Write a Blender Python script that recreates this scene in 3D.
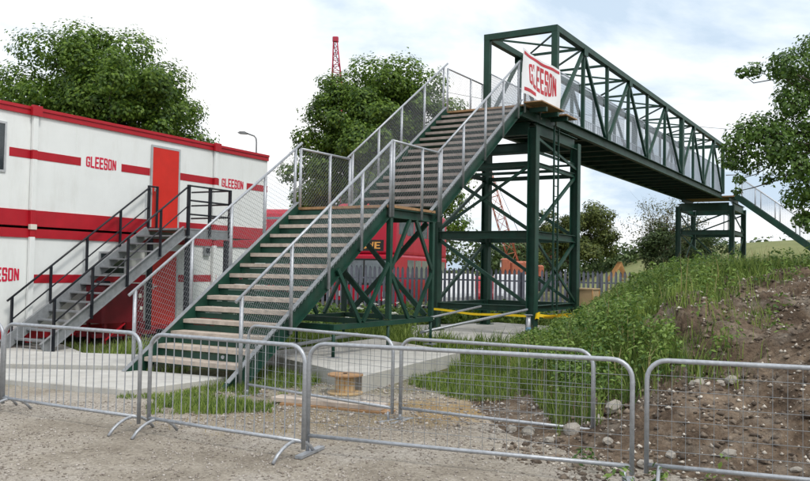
import bpy, math, random
import numpy as np
from mathutils import Vector, Matrix, noise

for o in list(bpy.data.objects): bpy.data.objects.remove(o, do_unlink=True)
SC = bpy.context.scene
COL = SC.collection
rnd = random.Random(7)
rng = np.random.default_rng(11)
R = math.radians

# ------------------------------------------------------------------ camera
cam = bpy.data.cameras.new('camera')
cam.sensor_width = 36.0
cam.lens = 36.0 * 830.18 / 810.0
cam.clip_start = 0.1
cam.clip_end = 5000
camo = bpy.data.objects.new('camera', cam); COL.objects.link(camo)
CAMH = 1.75
p_, r_ = R(1.924), R(0.981)
cp, sp, cr, sr = math.cos(p_), math.sin(p_), math.cos(r_), math.sin(r_)
right = Vector((1, 0, 0)); up = Vector((0, -sp, cp)); fwd = Vector((0, cp, sp))
rt = cr * right + sr * up; u2 = -sr * right + cr * up
M = Matrix((rt, u2, -fwd)).transposed().to_4x4()
M.translation = (0, 0, CAMH)
camo.matrix_world = M
SC.camera = camo

# ------------------------------------------------------------------ world and sun
SUN_AZ, SUN_EL = R(142), R(52)          # compass-like: 0 = +Y (view), clockwise to the right
w = bpy.data.worlds.new('World'); SC.world = w; w.use_nodes = True
nt = w.node_tree; nt.nodes.clear()
def N_(t, **k):
    n = nt.nodes.new(t)
    for a, v in k.items(): setattr(n, a, v)
    return n
out = N_('ShaderNodeOutputWorld')
sky = N_('ShaderNodeTexSky', sky_type='NISHITA', sun_disc=False)
sky.sun_elevation = SUN_EL; sky.sun_rotation = SUN_AZ
sky.air_density = 1.3; sky.dust_density = 2.5
bg1 = N_('ShaderNodeBackground'); bg1.inputs[1].default_value = 0.13
nt.links.new(sky.outputs[0], bg1.inputs[0])
tc = N_('ShaderNodeTexCoord')
sep = N_('ShaderNodeSeparateXYZ'); nt.links.new(tc.outputs['Generated'], sep.inputs[0])
zz = N_('ShaderNodeMath', operation='ADD'); zz.inputs[1].default_value = 0.28
zm = N_('ShaderNodeMath', operation='MAXIMUM'); zm.inputs[1].default_value = 0.0
nt.links.new(sep.outputs[2], zm.inputs[0]); nt.links.new(zm.outputs[0], zz.inputs[0])
dx = N_('ShaderNodeMath', operation='DIVIDE'); dy = N_('ShaderNodeMath', operation='DIVIDE')
nt.links.new(sep.outputs[0], dx.inputs[0]); nt.links.new(zz.outputs[0], dx.inputs[1])
nt.links.new(sep.outputs[1], dy.inputs[0]); nt.links.new(zz.outputs[0], dy.inputs[1])
cmb = N_('ShaderNodeCombineXYZ')
nt.links.new(dx.outputs[0], cmb.inputs[0]); nt.links.new(dy.outputs[0], cmb.inputs[1])
cmb.inputs[2].default_value = 3.7
n1 = N_('ShaderNodeTexNoise'); n1.inputs['Scale'].default_value = 1.5; n1.inputs['Detail'].default_value = 7; n1.inputs['Roughness'].default_value = 0.55
n1.inputs['Distortion'].default_value = 0.3
nt.links.new(cmb.outputs[0], n1.inputs['Vector'])
cr1 = N_('ShaderNodeValToRGB')
cr1.color_ramp.elements[0].position = 0.38; cr1.color_ramp.elements[0].color = (0.50, 0.61, 0.73, 1)
cr1.color_ramp.elements[1].position = 0.62; cr1.color_ramp.elements[1].color = (1.0, 1.0, 1.0, 1)
e = cr1.color_ramp.elements.new(0.50); e.color = (0.84, 0.89, 0.935, 1)
nt.links.new(n1.outputs[0], cr1.inputs[0])
bg2 = N_('ShaderNodeBackground'); bg2.inputs[1].default_value = 1.12
nt.links.new(cr1.outputs[0], bg2.inputs[0])
n2 = N_('ShaderNodeTexNoise'); n2.inputs['Scale'].default_value = 0.8; n2.inputs['Detail'].default_value = 5
nt.links.new(cmb.outputs[0], n2.inputs['Vector'])
mr = N_('ShaderNodeMapRange'); mr.inputs[1].default_value = 0.25; mr.inputs[2].default_value = 0.5
mr.inputs[3].default_value = 0.8; mr.inputs[4].default_value = 1.0
nt.links.new(n2.outputs[0], mr.inputs[0])
mx = N_('ShaderNodeMixShader')
nt.links.new(mr.outputs[0], mx.inputs[0]); nt.links.new(bg1.outputs[0], mx.inputs[1]); nt.links.new(bg2.outputs[0], mx.inputs[2])
nt.links.new(mx.outputs[0], out.inputs[0])

sl = bpy.data.lights.new('sun', 'SUN'); sl.energy = 1.5; sl.angle = R(12); sl.color = (1, 0.96, 0.9)
so = bpy.data.objects.new('sun', sl); COL.objects.link(so)
sd = Vector((math.sin(SUN_AZ) * math.cos(SUN_EL), math.cos(SUN_AZ) * math.cos(SUN_EL), math.sin(SUN_EL)))
so.rotation_euler = sd.to_track_quat('Z', 'Y').to_euler()
so.location = (10, -10, 30)
vs = SC.view_settings
vs.view_transform = 'Standard'; vs.look = 'None'; vs.exposure = 0.22; vs.gamma = 1; vs.use_curve_mapping = False

# ------------------------------------------------------------------ materials
MATS = {}
def mat(name, col, rough=0.6, metal=0.0, var=0.12, scale=6.0, bump=0.0, bscale=40.0, spec=0.4, col2=None, island=False, trans=0.0, dirt=0.0, dirtcol=(0.12, 0.10, 0.08)):
    if name in MATS: return MATS[name]
    m = bpy.data.materials.new(name); m.use_nodes = True
    t = m.node_tree; bs = t.nodes['Principled BSDF']
    bs.inputs['Roughness'].default_value = rough; bs.inputs['Metallic'].default_value = metal
    bs.inputs['Specular IOR Level'].default_value = spec
    def nd(ty): return t.nodes.new(ty)
    co = nd('ShaderNodeTexCoord')
    nz = nd('ShaderNodeTexNoise'); nz.inputs['Scale'].default_value = scale; nz.inputs['Detail'].default_value = 6; nz.inputs['Roughness'].default_value = 0.65
    t.links.new(co.outputs['Object'], nz.inputs['Vector'])
    rp = nd('ShaderNodeValToRGB')
    c2 = col2 or tuple(min(1, c * (1 + var)) for c in col)
    c1 = col if col2 else tuple(c * (1 - var) for c in col)
    rp.color_ramp.elements[0].position = 0.3; rp.color_ramp.elements[0].color = (*c1, 1)
    rp.color_ramp.elements[1].position = 0.7; rp.color_ramp.elements[1].color = (*c2, 1)
    fac = nz.outputs[0]
    if island:
        ge = nd('ShaderNodeNewGeometry')
        mi = nd('ShaderNodeMath'); mi.operation = 'MULTIPLY_ADD'; mi.inputs[1].default_value = 0.6
        t.links.new(ge.outputs['Random Per Island'], mi.inputs[0])
        h = nd('ShaderNodeMath'); h.operation = 'MULTIPLY_ADD'; h.inputs[1].default_value = 0.9; h.inputs[2].default_value = -0.25
        t.links.new(nz.outputs[0], h.inputs[0]); t.links.new(h.outputs[0], mi.inputs[2])
        fac = mi.outputs[0]
    t.links.new(fac, rp.inputs[0])
    colout = rp.outputs[0]
    if dirt > 0:
        n3 = nd('ShaderNodeTexNoise'); n3.inputs['Scale'].default_value = 1.7; n3.inputs['Detail'].default_value = 9; n3.inputs['Roughness'].default_value = 0.7
        mp = nd('ShaderNodeMapping'); mp.inputs['Scale'].default_value = (1.6, 1.6, 0.35)
        t.links.new(co.outputs['Object'], mp.inputs[0]); t.links.new(mp.outputs[0], n3.inputs['Vector'])
        mr_ = nd('ShaderNodeMapRange'); mr_.inputs[1].default_value = 0.5; mr_.inputs[2].default_value = 0.78; mr_.inputs[3].default_value = 0; mr_.inputs[4].default_value = dirt
        t.links.new(n3.outputs[0], mr_.inputs[0])
        mm = nd('ShaderNodeMix'); mm.data_type = 'RGBA'; mm.inputs['B'].default_value = (*dirtcol, 1)
        t.links.new(mr_.outputs[0], mm.inputs['Factor']); t.links.new(colout, mm.inputs['A'])
        colout = mm.outputs['Result']
        ra = nd('ShaderNodeMath'); ra.operation = 'MULTIPLY_ADD'; ra.inputs[1].default_value = 0.3; ra.inputs[2].default_value = rough - 0.1
        t.links.new(n3.outputs[0], ra.inputs[0]); t.links.new(ra.outputs[0], bs.inputs['Roughness'])
    t.links.new(colout, bs.inputs['Base Color'])
    if bump > 0:
        nb = nd('ShaderNodeTexNoise'); nb.inputs['Scale'].default_value = bscale; nb.inputs['Detail'].default_value = 5
        t.links.new(co.outputs['Object'], nb.inputs['Vector'])
        b = nd('ShaderNodeBump'); b.inputs['Strength'].default_value = bump; b.inputs['Distance'].default_value = 0.02
        t.links.new(nb.outputs[0], b.inputs['Height']); t.links.new(b.outputs[0], bs.inputs['Normal'])
    if trans > 0:
        tr = nd('ShaderNodeBsdfTranslucent'); t.links.new(colout, tr.inputs[0])
        ms = nd('ShaderNodeMixShader'); ms.inputs[0].default_value = trans
        t.links.new(bs.outputs[0], ms.inputs[1]); t.links.new(tr.outputs[0], ms.inputs[2])
        t.links.new(ms.outputs[0], t.nodes['Material Output'].inputs[0])
    MATS[name] = m
    return m

GREEN = mat('green_paint', (0.006, 0.044, 0.028), 0.5, 0, 0.35, 3, 0.06, 60, dirt=0.5, dirtcol=(0.06, 0.07, 0.05))
GALV = mat('galvanised_steel', (0.40, 0.42, 0.45), 0.42, 0.55, 0.2, 25, 0.03, 90, dirt=0.35, dirtcol=(0.22, 0.21, 0.2))
GALVW = mat('galvanised_wire', (0.27, 0.285, 0.30), 0.5, 0.4, 0.15, 9)
MESHW = mat('bridge_mesh_wire', (0.50, 0.54, 0.60), 0.5, 0.3, 0.1, 9)
GSTEEL = mat('grey_stair_steel', (0.27, 0.285, 0.30), 0.5, 0.3, 0.18, 8, dirt=0.4)
BLACK = mat('black_paint', (0.010, 0.012, 0.018), 0.4, 0, 0.3, 10)
WHITE = mat('cabin_white', (0.80, 0.82, 0.81), 0.45, 0, 0.035, 1.5, 0.05, 14, dirt=0.26, dirtcol=(0.45, 0.43, 0.38))
REDP = mat('cabin_red', (0.42, 0.009, 0.020), 0.4, 0, 0.12, 2, dirt=0.22, dirtcol=(0.25, 0.02, 0.02))
TANKRED = mat('tank_red', (0.14, 0.006, 0.013), 0.45, 0, 0.15, 3)
REDDOOR = mat('door_red', (0.62, 0.022, 0.012), 0.4, 0, 0.08, 2, dirt=0.2, dirtcol=(0.35, 0.03, 0.02))
LETTER = mat('letter_red', (0.60, 0.012, 0.05), 0.5, 0, 0.06, 8)
BANRED = mat('banner_red', (0.50, 0.016, 0.03), 0.55, 0, 0.06, 8)
BANNER = mat('banner_white', (0.82, 0.83, 0.85), 0.55, 0, 0.03, 4, 0.06, 5)
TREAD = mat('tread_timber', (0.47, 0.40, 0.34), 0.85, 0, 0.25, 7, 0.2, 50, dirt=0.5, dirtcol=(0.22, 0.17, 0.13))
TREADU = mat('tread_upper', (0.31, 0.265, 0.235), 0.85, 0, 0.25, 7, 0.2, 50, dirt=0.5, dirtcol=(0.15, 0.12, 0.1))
OSB = mat('plywood', (0.34, 0.20, 0.10), 0.8, 0, 0.3, 12, 0.15, 60)
PLY = mat('pale_plywood', (0.47, 0.34, 0.19), 0.7, 0, 0.1, 6)
CONC = mat('concrete', (0.46, 0.45, 0.42), 0.9, 0, 0.14, 3, 0.25, 45, dirt=0.45, dirtcol=(0.30, 0.27, 0.22))
RUBBLE = mat('rubble', (0.34, 0.31, 0.27), 0.95, 0, 0.35, 14, 0.4, 30)
SOIL = None
GLASS = mat('dark_glass', (0.03, 0.04, 0.045), 0.08, 0, 0.3, 3, spec=0.8)
BUSGLASS = mat('bus_glass', (0.16, 0.19, 0.21), 0.1, 0, 0.3, 3, spec=0.8)
ALU = mat('aluminium_frame', (0.55, 0.56, 0.57), 0.4, 0.5, 0.1, 9)
BUSRED = mat('bus_red', (0.46, 0.006, 0.030), 0.3, 0, 0.08, 2, dirt=0.2, dirtcol=(0.3, 0.02, 0.03))
CREAM = mat('cream_paint', (0.72, 0.68, 0.6), 0.4, 0, 0.05, 3)
PALE_GREY = mat('palisade_grey', (0.18, 0.19, 0.235), 0.55, 0.2, 0.18, 6, dirt=0.4, dirtcol=(0.12, 0.12, 0.13))
RUBBER = mat('rubber', (0.02, 0.02, 0.02), 0.8, 0, 0.2, 10)
VANW = mat('van_white', (0.78, 0.79, 0.8), 0.3, 0, 0.03, 3)
CARRED = mat('car_red', (0.45, 0.02, 0.03), 0.3, 0, 0.05, 3)
CARBLUE = mat('car_blue', (0.05, 0.08, 0.2), 0.3, 0, 0.05, 3)
ORANGE = mat('crane_orange', (0.42, 0.13, 0.075), 0.5, 0, 0.2, 5)
CRANERED = mat('crane_red', (0.42, 0.03, 0.06), 0.5, 0, 0.15, 5)
AMBER = mat('blind_amber', (0.75, 0.35, 0.08), 0.5, 0, 0.05, 5)
YELLOW = mat('yellow_tape', (0.80, 0.55, 0.01), 0.45, 0, 0.1, 6)
BARK = mat('bark', (0.07, 0.055, 0.04), 0.95, 0, 0.35, 9, 0.5, 20)
TIMBERNEW = mat('new_timber', (0.62, 0.34, 0.14), 0.7, 0, 0.15, 8)
BLUE = mat('blue_wrap', (0.10, 0.25, 0.42), 0.5, 0, 0.1, 8)
BRICK = mat('brick_far', (0.28, 0.12, 0.09), 0.9, 0, 0.2, 5)
ROOFM = mat('roof_far', (0.18, 0.07, 0.055), 0.9, 0, 0.2, 5)
LEAF_A = mat('leaf_lime', (0.042, 0.100, 0.013), 0.5, 0, 0, 0.45, col2=(0.19, 0.30, 0.040), island=True, trans=0.42)
LEAF_B = mat('leaf_near', (0.040, 0.095, 0.014), 0.45, 0, 0, 0.8, col2=(0.14, 0.24, 0.045), island=True, trans=0.35)
LEAF_C = mat('leaf_olive', (0.055, 0.085, 0.018), 0.6, 0, 0, 0.5, col2=(0.17, 0.20, 0.045), island=True, trans=0.25)
LEAF_D = mat('leaf_dark', (0.035, 0.065, 0.02), 0.6, 0, 0, 0.5, col2=(0.10, 0.15, 0.045), island=True, trans=0.2)
LEAF_E = mat('leaf_bronze', (0.08, 0.085, 0.035), 0.6, 0, 0, 0.5, col2=(0.20, 0.20, 0.085), island=True, trans=0.25)
GRASS = mat('grass_blade', (0.065, 0.120, 0.020), 0.55, 0, 0, 0.9, col2=(0.29, 0.38, 0.085), island=True, trans=0.4)
WEED = mat('weed_leaf', (0.050, 0.115, 0.020), 0.5, 0, 0, 1.0, col2=(0.22, 0.33, 0.07), island=True, trans=0.35)
FLOWER = mat('flower_white', (0.75, 0.75, 0.66), 0.7, 0, 0.05, 8)
STRAW = mat('straw_blade', (0.30, 0.22, 0.10), 0.7, 0, 0, 1, col2=(0.45, 0.36, 0.2), island=True)

# ------------------------------------------------------------------ mesh helpers
OFFS = {}
class MB:
    def __init__(s): s.v = []; s.f = []; s.sm = []
    def add(s, vs, fs, smooth=False):
        o = len(s.v); s.v += [tuple(x) for x in vs]
        s.f += [tuple(i + o for i in f) for f in fs]; s.sm += [smooth] * len(fs)
        return s
    def box(s, x0, y0, z0, x1, y1, z1):
        return s.add([(x0, y0, z0), (x1, y0, z0), (x1, y1, z0), (x0, y1, z0), (x0, y0, z1), (x1, y0, z1), (x1, y1, z1), (x0, y1, z1)],
                     [(0, 3, 2, 1), (4, 5, 6, 7), (0, 1, 5, 4), (1, 2, 6, 5), (2, 3, 7, 6), (3, 0, 4, 7)])
    def cbox(s, x0, y0, z0, x1, y1, z1, c=0.02):
        # box with chamfered vertical and top edges
        def ring(i, z): return [(x0 + i + c, y0 + i, z), (x1 - i - c, y0 + i, z), (x1 - i, y0 + i + c, z), (x1 - i, y1 - i - c, z), (x1 - i - c, y1 - i, z), (x0 + i + c, y1 - i, z), (x0 + i, y1 - i - c, z), (x0 + i, y0 + i + c, z)]
        vs = ring(0, z0) + ring(0, z1 - c) + ring(c, z1)
        fs = [tuple(range(7, -1, -1)), tuple(range(16, 24))]
        for k in (0, 8):
            for i in range(8): fs.append((k + i, k + (i + 1) % 8, k + 8 + (i + 1) % 8, k + 8 + i))
        return s.add(vs, fs)
    def frame_(s, p0, p1, up=(0, 0, 1)):
        p0, p1 = Vector(p0), Vector(p1); d = (p1 - p0).normalized(); u = Vector(up)
        if abs(d.dot(u)) > 0.98: u = Vector((1, 0, 0))
        sd = d.cross(u).normalized(); u = sd.cross(d).normalized()
        return p0, p1, d, sd, u
    def beam(s, p0, p1, w_, h, up=(0, 0, 1)):
        p0, p1, d, a, u = s.frame_(p0, p1, up)
        a = a * w_ / 2; u = u * h / 2
        vs = [p0 - a - u, p0 + a - u, p0 + a + u, p0 - a + u, p1 - a - u, p1 + a - u, p1 + a + u, p1 - a + u]
        return s.add(vs, [(0, 1, 2, 3), (7, 6, 5, 4), (4, 5, 1, 0), (5, 6, 2, 1), (6, 7, 3, 2), (7, 4, 0, 3)])
    def isec(s, p0, p1, w_, h, t=0.02, up=(0, 0, 1)):
        p0, p1, d, a, u = s.frame_(p0, p1, up)
        s.beam(p0 + u * (h / 2 - t / 2), p1 + u * (h / 2 - t / 2), w_, t, u)
        s.beam(p0 - u * (h / 2 - t / 2), p1 - u * (h / 2 - t / 2), w_, t, u)
        return s.beam(p0, p1, t, h - 2 * t - 0.001, u)
    def chan(s, p0, p1, w_, h, t=0.02, up=(0, 0, 1), side=1):
        p0, p1, d, a, u = s.frame_(p0, p1, up)
        s.beam(p0 + u * (h / 2 - t / 2), p1 + u * (h / 2 - t / 2), w_, t, u)
        s.beam(p0 - u * (h / 2 - t / 2), p1 - u * (h / 2 - t / 2), w_, t, u)
        o = a * side * (w_ / 2 - t / 2)
        return s.beam(p0 + o, p1 + o, t, h - 2 * t - 0.001, u)
    def tube(s, pts, r, n=8, r2=None, cap=True):
        pts = [Vector(p) for p in pts]; m = len(pts); vs = []; fs = []
        pu = None
        for i, p in enumerate(pts):
            d = (pts[min(i + 1, m - 1)] - pts[max(i - 1, 0)]).normalized()
            u = Vector((0, 0, 1)) if pu is None else pu
            if abs(d.dot(u)) > 0.95: u = Vector((1, 0, 0)) if abs(d.x) < 0.9 else Vector((0, 1, 0))
            a = d.cross(u).normalized(); u = a.cross(d).normalized(); pu = u
            rr = r if r2 is None else r + (r2 - r) * i / (m - 1)
            for k in range(n):
                an = 2 * math.pi * k / n
                vs.append(p + a * math.cos(an) * rr + u * math.sin(an) * rr)
        for i in range(m - 1):
            for k in range(n):
                fs.append((i * n + k, i * n + (k + 1) % n, (i + 1) * n + (k + 1) % n, (i + 1) * n + k))
        s.add(vs, fs, True)
        if cap:
            o = len(s.v) - len(vs)
            s.f += [tuple(o + k for k in range(n - 1, -1, -1)), tuple(o + (m - 1) * n + k for k in range(n))]; s.sm += [False, False]
        return s
    def wire(s, p0, p1, r):
        return s.tube([p0, p1], r, 3, cap=False)
    def prism(s, poly, axis, a0, a1):
        # poly: 2D points; axis 'x','y','z' is the extrusion axis
        def P(u, v, a): return {'x': (a, u, v), 'y': (u, a, v), 'z': (u, v, a)}[axis]
        n = len(poly)
        vs = [P(u, v, a0) for u, v in poly] + [P(u, v, a1) for u, v in poly]
        fs = [tuple(range(n)), tuple(range(2 * n - 1, n - 1, -1))] + [(i, i + n, (i + 1) % n + n, (i + 1) % n) for i in range(n)]
        return s.add(vs, fs)
    def lathe(s, prof, n=20, c=(0, 0, 0), axis='z'):
        vs = []; fs = []; m = len(prof)
        for r, h in prof:
            for k in range(n):
                a = 2 * math.pi * k / n; x, y = r * math.cos(a), r * math.sin(a)
                p = {'z': (x, y, h), 'y': (x, h, y), 'x': (h, x, y)}[axis]
                vs.append((p[0] + c[0], p[1] + c[1], p[2] + c[2]))
        for i in range(m - 1):
            for k in range(n): fs.append((i * n + k, i * n + (k + 1) % n, (i + 1) * n + (k + 1) % n, (i + 1) * n + k))
        fs.append(tuple(range(n - 1, -1, -1))); fs.append(tuple((m - 1) * n + k for k in range(n)))
        return s.add(vs, fs)
    def mesh(s, name, off=(0, 0, 0)):
        me = bpy.data.meshes.new(name)
        me.from_pydata([(a - off[0], b - off[1], c - off[2]) for a, b, c in s.v], [], s.f)
        me.polygons.foreach_set('use_smooth', s.sm)
        me.update(); return me
    def build(s, name, m, parent=None, off=None):
        if off is None: off = OFFS.get(parent.name, (0, 0, 0)) if parent is not None else (0, 0, 0)
        o = obj(name, s.mesh(name, off), m, parent)
        if parent is not None: OFFS[o.name] = off      # sub-parts share their part's local origin
        return o

def obj(name, me, m, parent=None, loc=None, rz=None):
    o = bpy.data.objects.new(name, me); COL.objects.link(o)
    if m is not None and me is not None:
        if len(me.materials) == 0: me.materials.append(m)
    if parent is not None: o.parent = parent
    if loc is not None: o.location = loc
    if rz is not None: o.rotation_euler = (0, 0, rz)
    return o
def tag(o, label, cat, group=None):
    o['label'] = label; o['category'] = cat
    if group: o['group'] = group
    return o
def thing(name, label, cat, loc=(0, 0, 0), rz=0.0, group=None):
    o = obj(name, None, None, None, loc, rz)
    o.empty_display_size = 0.3
    return tag(o, label, cat, group)
def struct(o): o['kind'] = 'structure'; return o
def stuff(o): o['kind'] = 'stuff'; return o
def npmesh(name, V, F, m, parent=None, smooth=False):
    me = bpy.data.meshes.new(name)
    V = np.asarray(V, dtype=np.float32); F = np.asarray(F, dtype=np.int32)
    me.vertices.add(len(V)); me.vertices.foreach_set('co', V.ravel())
    k = F.shape[1]
    me.loops.add(F.size); me.loops.foreach_set('vertex_index', F.ravel())
    me.polygons.add(len(F)); me.polygons.foreach_set('loop_start', np.arange(0, F.size, k, dtype=np.int32))
    me.polygons.foreach_set('loop_total', np.full(len(F), k, dtype=np.int32))
    if smooth: me.polygons.foreach_set('use_smooth', np.ones(len(F), dtype=bool))
    me.update(calc_edges=True)
    return obj(name, me, m, parent)

class Frame:
    """A plan frame: origin, heading of its local X."""
    def __init__(s, ox, oy, ang): s.o = (ox, oy); s.a = ang
    def w(s, x, y, z=0.0):
        c, d = math.cos(s.a), math.sin(s.a)
        return Vector((s.o[0] + x * c - y * d, s.o[1] + x * d + y * c, z))
    def thing(s, name, label, cat, x, y, z, group=None):
        t = thing(name, label, cat, s.w(x, y, z), s.a, group); return t, (x, y, z)

A = R(30.94); CA = R(28.48)
SF = Frame(-2.44, 11.92, math.pi / 2 - A)     # stairs and bridge: X up the stairs, Y to the far side
CF = Frame(-7.96, 20.5, math.pi / 2 - CA)     # cabins: X along the wall, +Y into the cabin

# ------------------------------------------------------------------ ground
def sstep(a, b, x):
    t = np.clip((x - a) / (b - a), 0, 1); return t * t * (3 - 2 * t)
ncx, ncy = math.cos(CA), -math.sin(CA)
def ground_z(x, y):
    x = np.asarray(x, float); y = np.asarray(y, float)
    off = (x + 7.96) * ncx + (y - 20.5) * ncy
    z = -0.22 * (1 - sstep(3.2, 6.2, off)) * (1 - sstep(30, 45, y))
    z = z - 0.12 * sstep(24, 28, y) * sstep(2, 9, x)
    return z
def vnoise(x, y, f, seed):
    # cheap tileable-free value noise
    xi = np.floor(x * f).astype(int); yi = np.floor(y * f).astype(int)
    fx = x * f - xi; fy = y * f - yi
    fx = fx * fx * (3 - 2 * fx); fy = fy * fy * (3 - 2 * fy)
    def h(a, b):
        n = (a * 374761393 + b * 668265263 + seed * 1274126177) & 0x7fffffff
        n = ((n ^ (n >> 13)) * 1274126177) & 0x7fffffff
        return ((n ^ (n >> 16)) & 0xffff) / 65535.0
    return (h(xi, yi) * (1 - fx) + h(xi + 1, yi) * fx) * (1 - fy) + (h(xi, yi + 1) * (1 - fx) + h(xi + 1, yi + 1) * fx) * fy
def fbm(x, y, f, seed, o=4):
    t = 0; a = 0.5
    for k in range(o): t = t + a * (vnoise(x, y, f, seed + k) - 0.5); f *= 2.1; a *= 0.52
    return t

def axis_pts(lo, hi, step, far):
    core = list(np.arange(lo, hi + 1e-6, step)); s = step; a = [lo]; b = [hi]
    while a[-1] > -far: s *= 1.35; a.append(a[-1] - s)
    s = step
    while b[-1] < far: s *= 1.35; b.append(b[-1] + s)
    return np.array(sorted(set(a[1:])) + core + b[1:])
gx = axis_pts(-10, 10, 0.16, 1500); gy = axis_pts(3, 24, 0.16, 1500)
GX, GY = np.meshgrid(gx, gy)
GZ = ground_z(GX, GY) + 0.05 * fbm(GX, GY, 0.9, 3) * (np.abs(GX) < 12) * (GY < 26)
V = np.stack([GX.ravel(), GY.ravel(), GZ.ravel()], 1)
nx, ny = len(gx), len(gy)
idx = np.arange(nx * ny).reshape(ny, nx)
F = np.stack([idx[:-1, :-1], idx[:-1, 1:], idx[1:, 1:], idx[1:, :-1]], -1).reshape(-1, 4)

def ground_material(name, soil=False):
    m = bpy.data.materials.new(name); m.use_nodes = True
    t = m.node_tree; bs = t.nodes['Principled BSDF']; bs.inputs['Roughness'].default_value = 0.95
    bs.inputs['Specular IOR Level'].default_value = 0.2
    nd = t.nodes.new; L = t.links.new
    co = nd('ShaderNodeTexCoord').outputs['Object']
    def noise_(scale, detail=6, rough=0.6):
        n = nd('ShaderNodeTexNoise'); n.inputs['Scale'].default_value = scale; n.inputs['Detail'].default_value = detail; n.inputs['Roughness'].default_value = rough
        L(co, n.inputs['Vector']); return n.outputs[0]
    def ramp(f, *st):
        r = nd('ShaderNodeValToRGB'); L(f, r.inputs[0])
        while len(r.color_ramp.elements) < len(st): r.color_ramp.elements.new(0.5)
        for el, (p, c) in zip(r.color_ramp.elements, st): el.position = p; el.color = (*c, 1)
        return r.outputs[0]
    def mixc(f, a, b, mode='MIX'):
        x = nd('ShaderNodeMix'); x.data_type = 'RGBA'; x.blend_type = mode
        if isinstance(f, float): x.inputs['Factor'].default_value = f
        else: L(f, x.inputs['Factor'])
        L(a, x.inputs['A']); L(b, x.inputs['B']); return x.outputs['Result']
    vo = nd('ShaderNodeTexVoronoi'); vo.inputs['Scale'].default_value = 34; L(co, vo.inputs['Vector'])
    vo2 = nd('ShaderNodeTexVoronoi'); vo2.inputs['Scale'].default_value = 90; L(co, vo2.inputs['Vector'])
    if soil:
        base = ramp(noise_(1.3), (0.32, (0.070, 0.050, 0.035)), (0.48, (0.140, 0.103, 0.073)), (0.66, (0.25, 0.195, 0.145)))
        fine = ramp(noise_(9, 12, 0.75), (0.34, (0.34, 0.31, 0.29)), (0.5, (0.85, 0.82, 0.8)), (0.66, (1.3, 1.27, 1.22)))
        c = mixc(1.0, base, fine, 'MULTIPLY')
        chip = ramp(vo2.outputs['Color'], (0.78, (0, 0, 0)), (0.86, (1, 1, 1)))
        st = ramp(noise_(60), (0.3, (0.3, 0.26, 0.21)), (0.7, (0.5, 0.46, 0.4)))
        c = mixc(ramp(noise_(3.1), (0.5, (0, 0, 0)), (0.7, (0.35, 0.35, 0.35))), c, st)
    else:
        base = ramp(noise_(0.6), (0.34, (0.25, 0.22, 0.18)), (0.48, (0.365, 0.33, 0.28)), (0.64, (0.46, 0.43, 0.39)))
        fine = ramp(vo.outputs['Color'], (0.0, (0.68, 0.66, 0.64)), (0.55, (1.0, 0.98, 0.96)), (1.0, (1.28, 1.27, 1.27)))
        c = mixc(0.8, base, fine, 'MULTIPLY')
        fine2 = ramp(noise_(45, 8, 0.75), (0.32, (0.55, 0.53, 0.5)), (0.66, (1.2, 1.2, 1.2)))
        c = mixc(0.8, c, fine2, 'MULTIPLY')
        # bare ochre earth
        sx = nd('ShaderNodeSeparateXYZ'); L(co, sx.inputs[0])
        def blob(cx, cy, r0, r1):
            v = nd('ShaderNodeVectorMath'); v.operation = 'DISTANCE'; v.inputs[1].default_value = (cx, cy, 0); L(co, v.inputs[0])
            a = nd('ShaderNodeMath'); a.operation = 'MULTIPLY_ADD'; a.inputs[1].default_value = -2.2; L(noise_(1.6), a.inputs[0]); L(v.outputs['Value'], a.inputs[2])
            q = nd('ShaderNodeMapRange'); q.inputs[1].default_value = r0 - 1.1; q.inputs[2].default_value = r1 - 1.1; q.inputs[3].default_value = 1; q.inputs[4].default_value = 0
            L(a.outputs[0], q.inputs[0]); return q.outputs[0]
        och = ramp(noise_(4, 8, 0.7), (0.3, (0.24, 0.16, 0.075)), (0.7, (0.40, 0.29, 0.15)))
        c = mixc(blob(0.75, 10.4, 0.5, 1.25), c, och)
        c = mixc(blob(-1.2, 9.9, 0.6, 1.5), c, ramp(noise_(6, 8, 0.7), (0.3, (0.20, 0.155, 0.10)), (0.7, (0.32, 0.27, 0.19))))
        # earth / turf under the growing areas
        gm = nd('ShaderNodeMapRange'); gm.inputs[1].default_value = 12.6; gm.inputs[2].default_value = 15.0
        ga = nd('ShaderNodeMath'); ga.operation = 'MULTIPLY_ADD'; ga.inputs[1].default_value = 3.0; L(noise_(0.9), ga.inputs[0]); L(sx.outputs[1], ga.inputs[2])
        L(ga.outputs[0], gm.inputs[0])
        turf = ramp(noise_(2.5, 8, 0.7), (0.3, (0.07, 0.075, 0.03)), (0.6, (0.14, 0.14, 0.06)), (0.75, (0.22, 0.19, 0.12)))
        c = mixc(gm.outputs[0], c, turf)
    L(c, bs.inputs['Base Color'])
    ad = nd('ShaderNodeMath'); ad.operation = 'MULTIPLY_ADD'; ad.inputs[1].default_value = 0.5
    L(vo.outputs['Distance'], ad.inputs[0]); L(noise_(30, 8, 0.7), ad.inputs[2])
    bp = nd('ShaderNodeBump'); bp.inputs['Strength'].default_value = 0.7 if not soil else 0.9; bp.inputs['Distance'].default_value = 0.03
    L(ad.outputs[0], bp.inputs['Height']); L(bp.outputs[0], bs.inputs['Normal'])
    return m
GROUNDM = ground_material('gravel_ground'); SOIL = ground_material('soil', True)
ground = struct(npmesh('ground', V, F, GROUNDM, smooth=True))

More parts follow.
